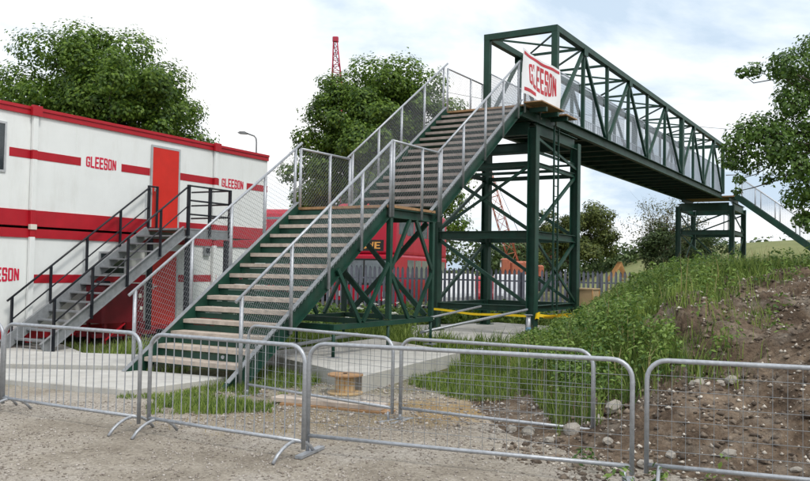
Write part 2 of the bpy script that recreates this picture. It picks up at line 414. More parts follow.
# ------------------------------------------------------------------ mound (spoil heap with weeds)
CP = [(2.6, 11, .91), (3.41, 12, 1.09), (4.3, 12.5, 1.32), (4.86, 13, 1.52), (5.56, 13, 1.62), (6.35, 13, 1.68), (8.5, 13.2, 1.7), (11, 14, 1.7),
      (3.19, 17, .22), (4.24, 18, .64), (4.6, 20.5, .55), (4.95, 19, .86), (5.75, 20, 1.3), (7.3, 22, 1.56), (9.12, 24, 1.46), (11.1, 26, 1.36), (13, 27, 1.28), (16, 27, 1.2),
      (2.9, 14, .58), (3.6, 15, .74), (3.5, 16.2, .5), (5.0, 16, 1.45), (7, 17, 1.5), (9, 20, 1.42), (12, 20, 1.36), (15, 20, 1.3),
      (3.0, 9.3, .58), (4.0, 9.0, .78), (5.2, 9.2, 1.0), (6.8, 9.2, 1.15), (9, 9, 1.25),
      (2.4, 8.2, .20), (3.2, 7.6, .25), (4.2, 7.2, .32), (5.8, 6.9, .4), (8, 6.5, .4), (2.0, 9.4, .25), (1.8, 10.5, .25), (2.1, 12.5, .3), (2.2, 14.5, .2),
      (0.2, 9.7, -.1), (1.0, 8.2, -.1), (1.6, 7.3, -.12), (2.4, 6.6, -.12), (3.6, 5.9, -.12), (6, 5.2, -.12), (9, 4.6, -.15), (12, 4, -.15), (-.6, 12, -.15), (0.6, 12.5, -.1), (1.0, 14.5, -.12), (1.8, 17, -.12), (2.2, 20, -.15), (3.2, 22.5, -.15),
      (4.4, 25, -.15), (6.0, 27, -.2), (9, 31, -.1), (13, 34, .3), (18, 36, .5), (20, 26, 1.3), (22, 20, 1.3), (20, 12, 1.3), (20, 5, .3), (-.8, 16, -.2), (0.5, 20, -.2), (1.8, 25, -.25), (3.5, 28, -.3), (6, 33, -.3), (-.8, 8, -.2), (1, 5.5, -.2), (5, 3.5, -.2)]
CPa = np.array(CP)
def _tps(r2): return np.where(r2 > 1e-9, r2 * np.log(np.maximum(r2, 1e-9)), 0)
_n = len(CPa)
_K = _tps(((CPa[:, None, :2] - CPa[None, :, :2]) ** 2).sum(-1)) + np.eye(_n) * 0.15
_P = np.c_[np.ones(_n), CPa[:, :2]]
_S = np.linalg.solve(np.block([[_K, _P], [_P.T, np.zeros((3, 3))]]), np.r_[CPa[:, 2], np.zeros(3)])
def mound_base(x, y):
    x = np.asarray(x, float); y = np.asarray(y, float); sh = x.shape
    p = np.c_[x.ravel(), y.ravel()]; o = np.zeros(len(p))
    for i in range(0, len(p), 4000):
        q = p[i:i + 4000]
        o[i:i + 4000] = _tps(((q[:, None, :] - CPa[None, :, :2]) ** 2).sum(-1)) @ _S[:_n] + _S[_n] + q @ _S[_n + 1:]
    return o.reshape(sh)
# the bare-earth face of the heap, in plan
DIRT = [(1.0, 8.6), (1.9, 9.9), (2.55, 9.0), (3.15, 10.2), (3.9, 11.5), (4.5, 12.4), (5.1, 13.2), (6.2, 13.8), (9, 14.4), (14, 15), (20, 10), (20, 3), (2, 3)]
def inpoly(x, y, poly):
    r = np.zeros(np.shape(x), bool); n = len(poly)
    for i in range(n):
        x1, y1 = poly[i]; x2, y2 = poly[(i + 1) % n]
        if y1 == y2: continue
        c = ((y1 > y) != (y2 > y)) & (x < (x2 - x1) * (y - y1) / (y2 - y1) + x1)
        r ^= c
    return r
def is_dirt(x, y):
    x = np.asarray(x, float); y = np.asarray(y, float)
    return inpoly(x + 1.7 * fbm(x, y, 0.9, 40), y + 1.7 * fbm(x, y, 0.9, 50), DIRT)
def mound_z(x, y):
    z = mound_base(x, y)
    d = is_dirt(x, y) * 1.0
    k = sstep(0.0, 0.35, z)
    return z + k * (0.25 + 0.45 * d) * fbm(x, y, 1.1, 21, 3) + k * d * (0.32 * fbm(x, y, 3.6, 27, 4) + 0.03 * d)
mx_ = np.concatenate([np.arange(-0.6, 7.6, 0.055), np.arange(7.6, 21, 0.4)])
my_ = np.concatenate([np.arange(4.5, 14.4, 0.055), np.arange(14.4, 36, 0.3)])
MX, MY = np.meshgrid(mx_, my_); MZ = mound_z(MX, MY)
idx = np.arange(MX.size).reshape(MX.shape)
F = np.stack([idx[:-1, :-1], idx[:-1, 1:], idx[1:, 1:], idx[1:, :-1]], -1).reshape(-1, 4)
GZm = ground_z(MX, MY).ravel(); V = np.stack([MX.ravel(), MY.ravel(), MZ.ravel()], 1)
keep = ((V[:, 2] - GZm) > -0.12)[F].any(1)
F = F[keep]; used = np.unique(F); rm = np.full(len(V), -1); rm[used] = np.arange(len(used))
mound = struct(npmesh('earth_mound', V[used], rm[F], SOIL, smooth=True))

def surf_z(x, y):
    return np.maximum(ground_z(x, y), mound_z(x, y))

# far grassy slope on the right, far ground
hb = MB(); n = 40
hx = np.linspace(10, 160, 50); hy = np.linspace(36, 150, 40); HX, HY = np.meshgrid(hx, hy)
HZ = -0.4 + 5.2 * sstep(12, 34, HX) * sstep(36, 75, HY) + 0.02 * (HX - 30) * sstep(45, 80, HY) + 0.15 * fbm(HX, HY, 0.1, 5) - 4.0 * sstep(110, 150, HY)
idx = np.arange(HX.size).reshape(HX.shape)
F = np.stack([idx[:-1, :-1], idx[:-1, 1:], idx[1:, 1:], idx[1:, :-1]], -1).reshape(-1, 4)
FIELD = mat('field_grass', (0.13, 0.155, 0.05), 0.95, 0, 0, 0.35, bump=0.8, bscale=8, col2=(0.21, 0.215, 0.085))
struct(npmesh('grass_hill', np.stack([HX.ravel(), HY.ravel(), HZ.ravel()], 1), F, FIELD, smooth=True))

# ------------------------------------------------------------------ concrete slabs
def slab(name, label, poly, z0, z1, m=CONC):
    c = np.mean(np.array(poly), 0); o = (c[0], c[1], z0)
    b = MB(); n = len(poly); ch = 0.015
    ins = [(x + (c[0] - x) * ch, y + (c[1] - y) * ch) for x, y in poly]
    vs = [(x, y, z0) for x, y in poly] + [(x, y, z1 - 0.012) for x, y in poly] + [(x, y, z1) for x, y in ins]
    fs = [tuple(range(n - 1, -1, -1)), tuple(range(2 * n, 3 * n))]
    for k in (0, n):
        for i in range(n): fs.append((k + i, k + (i + 1) % n, k + n + (i + 1) % n, k + n + i))
    b.add(vs, fs)
    ob = b.build(name, m, None, o); ob.location = o
    return tag(ob, label, 'concrete slab')
slab('concrete_slab', 'low concrete slab at the foot of the green stairs', [(-8.0, 12.75), (-3.62, 11.05), (-2.62, 12.45), (-4.1, 13.05), (-8.0, 13.0)], -0.2, 0.085)
slab('concrete_slab', 'narrow concrete path slab between the cabins and the stair slab', [(-9.0, 13.12), (-4.2, 13.17), (-3.6, 14.6), (-9.0, 15.3)], -0.35, 0.15)
slab('concrete_slab', 'small pale concrete pad under the grey cabin stairs', [(-10.3, 18.6), (-7.6, 17.0), (-6.55, 17.4), (-8.0, 19.6), (-9.4, 19.5)], -0.4, -0.17)
slab('concrete_slab', 'thick square concrete footing under the stair landing frame', [(-2.5, 14.6), (-0.57, 11.7), (1.05, 15.3), (-0.6, 17.9)], -0.15, 0.24)
slab('concrete_slab', 'wide low concrete base under the tall bridge tower', [(0.2, 19.4), (3.2, 18.4), (6.6, 23.4), (3.0, 26.6), (0.2, 24.6)], -0.15, 0.08)

# ------------------------------------------------------------------ lettering
S_ = 0.3
GLY = {
 'G': [[(1, .66), (1, .9), (.86, 1), (.14, 1), (0, .9), (0, .1), (.14, 0), (.86, 0), (1, .1), (1, .52), (.52, .52), (.52, .38), (.68, .38), (.68, .15), (.32, .15), (.32, .85), (.68, .85), (.68, .66)]],
 'L': [[(0, 0), (1, 0), (1, .16), (.34, .16), (.34, 1), (0, 1)]],
 'E': [[(0, 0), (1, 0), (1, .16), (.34, .16), (.34, .42), (.88, .42), (.88, .58), (.34, .58), (.34, .84), (1, .84), (1, 1), (0, 1)]],
 'S': [[(1, .66), (1, .9), (.86, 1), (.14, 1), (0, .9), (0, .53), (.12, .42), (.68, .42), (.68, .15), (.32, .15), (.32, .34), (0, .34), (0, .1), (.14, 0), (.86, 0), (1, .1), (1, .47), (.88, .58), (.32, .58), (.32, .85), (.68, .85), (.68, .66)]],
 'O': [[(.5, 0), (.5, .15), (.32, .15), (.32, .85), (.5, .85), (.5, 1), (.14, 1), (0, .9), (0, .1), (.14, 0)], [(.5, 0), (.86, 0), (1, .1), (1, .9), (.86, 1), (.5, 1), (.5, .85), (.68, .85), (.68, .15), (.5, .15)]],
 'N': [[(0, 0), (.3, 0), (.3, .56), (.66, 0), (1, 0), (1, 1), (.7, 1), (.7, .44), (.34, 1), (0, 1)]],
 'W': [[(0, 1), (.12, 0), (.38, 0), (.5, .4), (.62, 0), (.88, 0), (1, 1), (.78, 1), (.72, .35), (.6, .75), (.4, .75), (.28, .35), (.22, 1)]],
}
def lettering(mb, text, x0, x1, z0, z1, y0, y1, bow=0.2, gap=0.16):
    n = len(text); lw = (x1 - x0) / (n + gap * (n - 1)); xc, hw, zc, hz = (x0 + x1) / 2, (x1 - x0) / 2, (z0 + z1) / 2, (z1 - z0) / 2
    for i, ch in enumerate(text):
        for poly in GLY[ch]:
            pts = []
            for u, v in poly:
                x = x0 + lw * (i * (1 + gap) + u); k = 1 - bow * ((x - xc) / hw) ** 2
                pts.append((x, zc + (v * 2 - 1) * hz * k))
            mb.prism(pts, 'y', y0, y1)

# ------------------------------------------------------------------ site cabins
Z0, ZJ, ZT = 0.0, 2.55, 5.32
def window_part(par, x0, x1, z0, z1, off):
    f = MB(); y = -0.03; t = 0.05
    f.box(x0 - t, y, z0 - t, x1 + t, -0.002, z0); f.box(x0 - t, y, z1, x1 + t, -0.002, z1 + t)
    f.box(x0 - t, y, z0, x0, -0.002, z1); f.box(x1, y, z0, x1 + t, -0.002, z1)
    wo = f.build('window', ALU, par, off)
    MB().box(x0, -0.012, z0, x1, -0.003, z1).build('pane', GLASS, wo)
    return wo
def cabin(x0, x1, zb, zt, label, bands, door=None, logo=None, window=None, upper=True, extra=None):
    t, off = CF.thing('site_cabin', label, 'site cabin', x0, 0, zb, 'stacked site cabins')
    cap = 0.17 if upper else 0.24
    g = 0.006
    b = MB()
    b.box(x0 + g, 0, zb + (0.045 if upper else 0.0), x1 - g, 3.0, zt - cap)
    b.build('wall', WHITE, t, off)
    c = MB()
    if upper:
        c.box(x0 + g, -0.05, zt - cap, x1 - g, 3.05, zt - 0.05); c.box(x0 + g, -0.075, zt - 0.05, x1 - g, 3.08, zt + 0.02)
    else:
        c.box(x0 + g, -0.04, zt - cap, x1 - g, 3.04, zt - 0.03)
    c.build('roof_edge', REDP, t, off)
    s0 = MB(); sh = 0.40 if upper else 0.22
    s0.box(x0 + g, -0.02, zb + (0.03 if upper else -0.02), x1 - g, -0.001, zb + sh)
    s0.build('base_band', REDP, t, off)
    for k in range(1, int((x1 - x0) / 1.22) + 1):
        xs_ = x0 + k * 1.22
        if x1 - xs_ > 0.2 and not (door and door[0] - 0.1 < xs_ < door[1] + 0.1) and not (window and window[0] - 0.1 < xs_ < window[1] + 0.1) and not (logo and logo[0] - 0.02 < xs_ < logo[1] + 0.02):
            MB().box(xs_ - 0.009, -0.004, zb + sh + 0.001, xs_ + 0.009, -0.0005, zt - cap - 0.001).build('panel_joint', WHITE, t, off)
    for (u0, u1) in bands:
        zc = zb + (1.69 if upper else 1.36)
        MB().box(u0, -0.008, zc - 0.1, u1, -0.001, zc + 0.1).build('stripe', REDP, t, off)
    if logo:
        l = MB(); lettering(l, 'GLEESON', logo[0], logo[1], logo[2], logo[3], -0.007, -0.002)
        l.build('lettering', LETTER, t, off)
    if door:
        d0, d1, dz0, dz1 = door
        f = MB(); k = 0.06
        f.box(d0 - k, -0.04, dz0, d0, -0.0215, dz1 + k); f.box(d1, -0.04, dz0, d1 + k, -0.0215, dz1 + k); f.box(d0, -0.04, dz1, d1, -0.0215, dz1 + k)
        f.build('door_frame', ALU, t, off)
        dd = MB().box(d0, -0.034, dz0, d1, -0.0216, dz1).build('door', REDDOOR, t, off)
        h = MB().box(d0 + 0.07, -0.062, dz0 + 0.98, d0 + 0.10, -0.034, dz0 + 1.12); h.box(d0 + 0.07, -0.075, dz0 + 1.03, d0 + 0.2, -0.062, dz0 + 1.06)
        h.build('handle', ALU, dd)
    if window: window_part(t, *window, off)
    return t, off
X0, X1, X2, X3, XL = -1.50, 4.71, 7.25, 7.25, -6.2
D = (2.22, 3.20, ZJ + 0.2, 4.93)
t, off = cabin(XL, X0, ZJ, ZT, 'upper white cabin with an aluminium-framed window and no door', [(-2.1, X0), (XL, -4.2)], None, None, (-3.7, -2.24, 3.80, 4.84))
t, off = cabin(X0, X1, ZJ, ZT, 'upper white cabin with a red door above the grey stairs', [(X0, -0.13), (1.16, 2.15), (3.27, X1)], D, (0.03, 0.98, 4.12, 4.42))
t, off = cabin(X1, X2, ZJ, ZT, 'short upper end cabin with red lettering and no door', [(X1, 4.92), (6.22, X2)], None, (5.05, 6.05, 4.10, 4.39))
t, off = cabin(XL, X0, Z0, ZJ, 'lower white cabin with lettering under the windowed upper cabin', [(XL, -3.1)], None, (-2.78, -1.75, 1.30, 1.62), None, False)
t, off = cabin(X0, X1, Z0, ZJ, 'lower white cabin with a window and red door behind the grey stairs', [(X0 + 0.01, 2.10), (3.32, X1)], (2.25, 3.20, 0.10, 2.12), None, (0.55, 1.33, 1.50, 2.0), False)
t, off = cabin(X1, X2, Z0, ZJ, 'short lower end cabin partly behind the green stairs', [(X1, 4.9)], None, (5.12, 6.10, 1.18, 1.50), None, False)
def downpipe(x, label):
    t, off = CF.thing('downpipe', label, 'drainpipe', x, -0.06, 0, 'cabin downpipes')
    hw = 0.065
    for z0, z1, m, nm in ((-0.1, 0.20, REDP, 'pipe_section'), (0.202, 2.33, WHITE, 'pipe_section'), (2.332, 2.5, REDP, 'pipe_section'), (2.62, 2.95, REDP, 'pipe_section'), (2.952, 4.13, WHITE, 'pipe_section'), (4.132, 4.34, REDP, 'pipe_section'), (4.342, 5.13, WHITE, 'pipe_section')):
        MB().cbox(x - hw, -0.11, z0, x + hw, -0.024, z1, 0.008).build(nm, m, t, off)
    MB().box(x - 0.085, -0.13, 2.5, x + 0.085, -0.052, 2.62).build('joint', CREAM, t, off)
    MB().box(x - 0.13, -0.15, 5.13, x + 0.13, -0.08, 5.37).build('hopper', REDP, t, off)
downpipe(X0, 'white downpipe between the windowed cabins and the red-door cabins')
downpipe(X1, 'white downpipe beside the short end cabins')
# meter box on the lower wall
t, off = CF.thing('meter_box', 'small grey meter box on the lower cabin wall under the landing', 'meter box', 4.42, -0.005, 2.05)
MB().cbox(4.3, -0.09, 2.02, 4.54, -0.003, 2.28, 0.012).build('case', GSTEEL, t, off); MB().box(4.34, -0.1, 2.1, 4.5, -0.09, 2.24).build('dial', BLACK, t, off)
# support blocks below the cabins
for i, x in enumerate((-5.8, -3.5, -1.9, -1.1, 1.6, 4.3, 5.1, 6.9)):
    o = MB().cbox(-0.2, 0.02, -0.3, 0.2, 0.45, -0.025, 0.015).build('support_block', CONC); o.location = CF.w(x, 0.1, 0); o.rotation_euler = (0, 0, CF.a)
    tag(o, 'low concrete block carrying the lower cabins off the ground', 'concrete block', 'cabin support blocks')
# red cupboard and cradle under the grey stairs
t, off = CF.thing('fuel_tank', 'dark red steel tank on a red cradle under the grey cabin stairs', 'tank', 0.9, -0.55, -0.2)
MB().cbox(-0.15, -0.95, 0.30, 1.18, -0.3, 1.25, 0.05).build('tank_body', TANKRED, t, off)
MB().cbox(0.0, -0.75, 1.25, 0.25, -0.5, 1.32, 0.02).build('filler_cap', BLACK, t, off)
MB().cbox(0.95, -0.985, 0.9, 1.04, -0.95, 1.0, 0.01).build('gauge', CREAM, t, off); MB().cbox(1.0, -0.985, 0.6, 1.08, -0.95, 0.68, 0.01).build('valve', CREAM, t, off)
for x in (-0.05, 1.08):
    for y in (-0.9, -0.35): MB().beam((x, y, -0.2), (x, y, 0.3), 0.07, 0.07).build('leg', TANKRED, t, off)
for y in (-0.9, -0.35): MB().beam((-0.4, y, 0.02), (1.6, y, 0.02), 0.07, 0.10).build('rail', TANKRED, t, off)
MB().beam((-0.05, -0.93, -0.1), (0.55, -0.93, 0.28), 0.05, 0.03).build('brace', REDP, t, off)

# ------------------------------------------------------------------ grey stairs to the upper cabin door
GF_X0, GF_X1, GF_Z0, GF_Z1, GN, GFY = -2.15, 1.92, -0.17, 2.70, -1.55, -0.22
t, off = CF.thing('access_stairs', 'grey steel stairs with black handrails up to the cabin door', 'stairs', GF_X0, (GN + GFY) / 2, GF_Z0)
for y, sd in ((GN, 1), (GFY, -1)):
    MB().chan((GF_X0 - 0.12, y, GF_Z0 + 0.06), (GF_X1, y, GF_Z1 - 0.08), 0.07, 0.27, 0.012, side=-sd).build('stringer', GSTEEL, t, off)
nr = 14
for i in range(1, nr):
    x = GF_X0 + (GF_X1 - GF_X0) * i / nr; z = GF_Z0 + (GF_Z1 - GF_Z0) * i / nr
    MB().box(x - 0.14, GN + 0.037, z - 0.035, x + 0.13, GFY - 0.037, z).build('tread', GSTEEL, t, off)
LX1 = 3.62
MB().box(GF_X1 + 0.002, GN - 0.03, GF_Z1 - 0.05, LX1, GFY + 0.14, GF_Z1).build('landing_plate', GSTEEL, t, off)
for y in (GN, GFY + 0.1): MB().chan((GF_X1 + 0.04, y, GF_Z1 - 0.16), (LX1 - 0.01, y, GF_Z1 - 0.16), 0.07, 0.2, 0.012).build('landing_beam', GSTEEL, t, off)
for x in (GF_X1 + 0.12, LX1 - 0.08):
    for y in (GN + 0.02, GFY + 0.02): MB().beam((x, y, -0.3), (x, y, GF_Z1 - 0.27), 0.11, 0.11).build('leg', BLACK, t, off)
sl_ = (GF_Z1 - GF_Z0) / (GF_X1 - GF_X0)
def zp(x): return GF_Z0 + (x - GF_X0) * sl_
for y in (GN - 0.05, GFY + 0.02):
    xs = [GF_X0 + 0.1, GF_X0 + 1.1, GF_X0 + 2.12, GF_X0 + 3.15, GF_X1 + 0.04]
    for x in xs:
        MB().beam((x, y, zp(x) - (0.12 if y < -1 else 0.0)), (x, y, zp(x) + 1.06), 0.05, 0.05).build('baluster', BLACK, t, off)
    MB().tube([(xs[0] - 0.12, y, zp(xs[0] - 0.12) + 1.06), (xs[-1], y, zp(xs[-1]) + 1.06)], 0.025, 8).build('handrail', BLACK, t, off)
    MB().tube([(xs[0], y, zp(xs[0]) + 0.55), (xs[-1], y, zp(xs[-1]) + 0.55)], 0.018, 8).build('midrail', BLACK, t, off)
zt_ = GF_Z1
for x in (GF_X1 + 0.04, GF_X1 + 0.85, LX1 - 0.05):
    MB().beam((x, GN - 0.05, zt_ - 0.2), (x, GN - 0.05, zt_ + 1.12), 0.07, 0.07).build('landing_post', BLACK, t, off)
for k, z in enumerate((1.1, 0.72, 0.36)):
    MB().tube([(GF_X1 + 0.04, GN - 0.05, zt_ + z), (LX1 - 0.05, GN - 0.05, zt_ + z), (LX1 - 0.05, -0.2, zt_ + z)], 0.024, 8).build('landing_rail', BLACK, t, off)
for x in (GF_X1 + 0.05, GF_X1 + 0.36):
    MB().beam((x, -0.17, zt_), (x, -0.17, zt_ + 1.15), 0.05, 0.05).build('landing_post', BLACK, t, off)
MB().tube([(GF_X1 + 0.05, -0.17, zt_ + 1.13), (GF_X1 + 0.36, -0.17, zt_ + 1.13)], 0.025, 8).build('landing_rail', BLACK, t, off)

# ------------------------------------------------------------------ green footbridge stairs
def diamonds(mb, x0, x1, z0f, h, y, pitch=0.085, r=0.0026):
    """chain-link between x0 and x1 in the plane y; z0f(x) is its sloping bottom edge"""
    L = x1 - x0; lim = L + h
    k = -lim + 0.01
    while k < lim:
        for sg in (1, -1):
            # v = sg*(u-k), clip to 0<=u<=L, 0<=v<=h
            ua, ub = (k, k + h) if sg > 0 else (k - h, k)
            a, b = max(0, ua), min(L, ub)
            if b - a > 0.03:
                va, vb = sg * (a - k), sg * (b - k)
                mb.wire((x0 + a, y, z0f(x0 + a) + va), (x0 + b, y, z0f(x0 + b) + vb), r)
        k += pitch
ZG, ZL, ZU = 0.10, 2.93, 5.93
S0, S1, S2, S3 = 0.0, 4.05, 5.80, 10.22
WY = 2.06
def rail_side(t, off, xs, zf, y, top, matp=GALV, ends=(0, 0)):
    """handrail with posts and chain-link infill over zf(x)"""
    pts = [(xs[0] - ends[0], y, zf(xs[0] - ends[0]) + top), (xs[-1] + ends[1], y, zf(xs[-1] + ends[1]) + top)]
    h = MB().tube(pts, 0.026, 8).build('handrail', matp, t, off)
    for x in xs:
        MB().tube([(x, y, zf(x) - 0.22), (x, y, zf(x) + top)], 0.03, 8).build('rail_post', matp, h)
    for a, b in zip(xs[:-1], xs[1:]):
        m = MB(); diamonds(m, a, b, lambda x: zf(x) + 0.06, top - 0.1, y)
        m.build('mesh_panel', GALVW, h)
def flight(name, label, s0, s1, z0, z1, nr, tm, nxs, fxs, ends, base_tab=True):
    t, off = SF.thing(name, label, 'staircase', s0, WY / 2, z0)
    zf = lambda x: z0 + (x - s0) * (z1 - z0) / (s1 - s0)
    g = (s1 - s0) / nr
    for y, sd in ((-0.04, -1), (WY + 0.04, 1)):
        MB().chan((s0 - 0.14, y, zf(s0 - 0.14) - 0.085), (s1 + 0.02, y, zf(s1 + 0.02) - 0.085), 0.08, 0.27, 0.014, side=sd).build('stringer', GREEN, t, off)
        MB().beam((s0 - 0.14, y, zf(s0 - 0.14) + 0.085), (s1 + 0.02, y, zf(s1 + 0.02) + 0.085), 0.085, 0.01).build('stringer_cap', GSTEEL, t, off)
    for i in range(1, nr):
        x = s0 + g * i; z = z0 + (z1 - z0) * i / nr; j = rnd.uniform(-0.006, 0.006)
        tr = MB().box(x - 0.02, 0.004, z - 0.05, x + 0.27, WY - 0.004, z + j).build('tread', tm, t, off)
        MB().box(x - 0.045, 0.006, z - 0.068, x - 0.021, WY - 0.006, z + j - 0.002).build('nosing', tm, tr)
        rh = (z1 - z0) / nr * (0.98 if tm is TREAD else 0.55)
        MB().box(x + 0.252, 0.008, z + 0.004, x + 0.262, WY - 0.008, z + rh - 0.09).build('riser', GREEN, tr) if tm is TREAD else MB().box(x + 0.225, 0.008, z - 0.16, x + 0.24, WY - 0.008, z - 0.092).build('riser', GREEN, tr)
        MB().box(x - 0.01, 0.006, z - 0.09, x + 0.25, WY - 0.006, z - 0.0515).build('tread_pan', GREEN, tr)
    rail_side(t, off, nxs, zf, -0.10, 1.17, ends=ends[0]); rail_side(t, off, fxs, zf, WY + 0.10, 1.17, ends=ends[1])
    return t, off
t, off = flight('lower_staircase', 'lower flight of green steel stairs with worn timber treads rising from the slab', S0, S1, ZG, ZL, 15, TREAD, [0.06, 1.18, 2.15, 3.1, 4.03], [0.10, 1.3, 2.25, 3.15, 4.05], ((0.12, 0.05), (0.12, 0.2)))
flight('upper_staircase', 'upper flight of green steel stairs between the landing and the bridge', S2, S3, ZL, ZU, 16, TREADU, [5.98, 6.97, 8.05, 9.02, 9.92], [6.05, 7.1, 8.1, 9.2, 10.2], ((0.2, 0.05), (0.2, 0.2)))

# landing frame
t, off = SF.thing('stair_landing', 'green steel landing frame between the two stair flights', 'landing', 4.9, WY / 2, 0.1)
LX0, LXE = S1 + 0.03, S2 - 0.02
MB().box(LX0 + 0.01, -0.08, ZL - 0.05, LXE + 0.02, WY + 0.1, ZL).build('deck_board', OSB, t, off)
for y in (-0.04, WY + 0.04):
    MB().chan((LX0 - 0.02, y, ZL - 0.15), (LXE, y, ZL - 0.15), 0.08, 0.17, 0.014, side=1 if y > 1 else -1).build('edge_beam', GREEN, t, off)
    MB().beam((2.35, y, 0.74), (LXE, y, 0.74), 0.08, 0.09).build('base_beam', GREEN, t, off)
for x in (LX0 + 0.04, LXE - 0.04):
    MB().beam((x, 0.0, ZL - 0.15), (x, WY, ZL - 0.15), 0.08, 0.16).build('cross_beam', GREEN, t, off)
    for y in (-0.04, WY + 0.04):
        MB().beam((x, y, 0.805), (x, y, ZL - 0.24), 0.09, 0.09).build('post', GREEN, t, off)
for x in (LX0 + 0.04, LXE - 0.04, 2.4):
    MB().beam((x, 0.01, 0.74), (x, WY - 0.01, 0.74), 0.08, 0.1).build('cross_beam', GREEN, t, off)
    for y in (-0.04, WY + 0.04):
        lg = MB().tube([(x, y, 0.24), (x, y, 0.68)], 0.03, 8).build('screw_leg', GREEN, t, off)
        MB().box(x - 0.1, y - 0.1, 0.225, x + 0.1, y + 0.1, 0.245).build('base_plate', GSTEEL, lg)
xm, zm_ = (LX0 + LXE) / 2, (0.8 + ZL - 0.24) / 2
for y in (-0.06, WY + 0.06):
    for a, b in (((xm - 0.12, ZL - 0.24), (LX0 + 0.08, zm_)), ((xm + 0.12, ZL - 0.24), (LXE - 0.08, zm_)), ((LX0 + 0.08, zm_ - 0.1), (xm - 0.12, 0.79)), ((LXE - 0.08, zm_ - 0.1), (xm + 0.12, 0.79)), ((2.45, 1.72), (3.15, 0.79)), ((3.25, 0.79), (LX0 - 0.02, zm_ + 0.1))):
        MB().beam((a[0], y, a[1]), (b[0], y, b[1]), 0.05, 0.075).build('brace', GREEN, t, off)
for x in (LX0 + 0.04, LXE - 0.04):
    for a, b in (((0.1, ZL - 0.25), (WY / 2, zm_)), ((WY - 0.1, ZL - 0.25), (WY / 2 + 0.02, zm_)), ((WY / 2, zm_ - 0.05), (0.1, 0.8)), ((WY / 2 + 0.02, zm_ - 0.05), (WY - 0.1, 0.8))):
        MB().beam((x + 0.03, a[0], a[1]), (x + 0.03, b[0], b[1]), 0.05, 0.10).build('brace', GREEN, t, off)
zl = lambda x: ZL
for y, xs, e in ((-0.10, [4.12, 5.2, 5.9], (0.06, -0.02)), (WY + 0.10, [4.22, 5.22, 5.95], (0.0, 0.0))):
    rail_side(t, off, xs, zl, y, 1.19, ends=e)

# tall tower
NX, EX, NY, WYT, TZ = 11.05, 14.25, -0.05, 2.78, 5.45
t, off = SF.thing('bridge_tower', 'tall green steel tower carrying the stair end of the bridge', 'tower', (NX + EX) / 2, 1.35, 0.08)
cor = {'n': (NX, NY), 'e': (EX, NY), 'w': (NX, WYT), 'k': (EX, WYT)}
for k, (x, y) in cor.items():
    MB().isec((x, y, 0.1), (x, y, TZ), 0.24, 0.24, 0.022, (0, 1, 0)).build('post', GREEN, t, off)
    MB().box(x - 0.2, y - 0.2, 0.075, x + 0.2, y + 0.2, 0.1).build('base_plate', GREEN, t, off)
faces = (('n', 'e'), ('w', 'k'), ('n', 'w'), ('e', 'k'))
def inset(a, b, d):
    a, b = Vector(a), Vector(b); u = (b - a).normalized(); return a + u * d, b - u * d
for a, b in faces:
    pa, pb = inset(cor[a], cor[b], 0.13)
    for z, w_, h in ((0.76, 0.14, 0.16), (2.68, 0.16, 0.20), (4.52, 0.08, 0.12), (4.84, 0.05, 0.06), (TZ - 0.02, 0.2, 0.32)):
        MB().isec((pa.x, pa.y, z), (pb.x, pb.y, z), w_, h, 0.016).build('beam', GREEN, t, off)
    qa, qb = inset(cor[a], cor[b], 0.1)
    MB().beam((qa.x, qa.y, 2.8), (qb.x, qb.y, 4.45), 0.06, 0.09).build('brace', GREEN, t, off)
    MB().beam((qa.x, qa.y, 0.86) if a != 'n' or b != 'w' else (qb.x, qb.y, 2.55), (qb.x, qb.y, 2.55) if a != 'n' or b != 'w' else (qa.x, qa.y, 0.86), 0.06, 0.09).build('brace', GREEN, t, off)
# the near face braces run the other way as well
MB().beam((NX + 0.1, NY - 0.05, 2.55), (EX - 0.1, NY - 0.05, 0.88), 0.05, 0.07).build('brace', GREEN, t, off)
MB().beam((NX - 0.05, WYT - 0.1, 2.82), (NX - 0.05, NY + 0.1, 4.45), 0.05, 0.07).build('brace', GREEN, t, off)
MB().beam((NX + 0.1, NY - 0.05, 5.2), (EX - 0.1, NY - 0.05, 4.7), 0.05, 0.07).build('brace', GREEN, t, off)
for x in (NX + 1.05, NX + 2.1): MB().beam((x, NY + 0.12, 4.56), (x, WYT - 0.12, 4.56), 0.06, 0.08).build('beam', GREEN, t, off)
# ladder up the near side of the tower
lad, lo = SF.thing('ladder', 'slim green ladder fixed up the side of the tall tower', 'ladder', NX + 1.15, NY - 0.18, 0.7)
for x in (NX + 1.0, NX + 1.32): MB().beam((x, NY - 0.18, 0.7), (x, NY - 0.18, 5.6), 0.045, 0.03).build('rail', GREEN, lad, lo)
for k in range(17): MB().tube([(NX + 1.0, NY - 0.18, 0.95 + k * 0.28), (NX + 1.32, NY - 0.18, 0.95 + k * 0.28)], 0.012, 6).build('rung', GREEN, lad, lo)

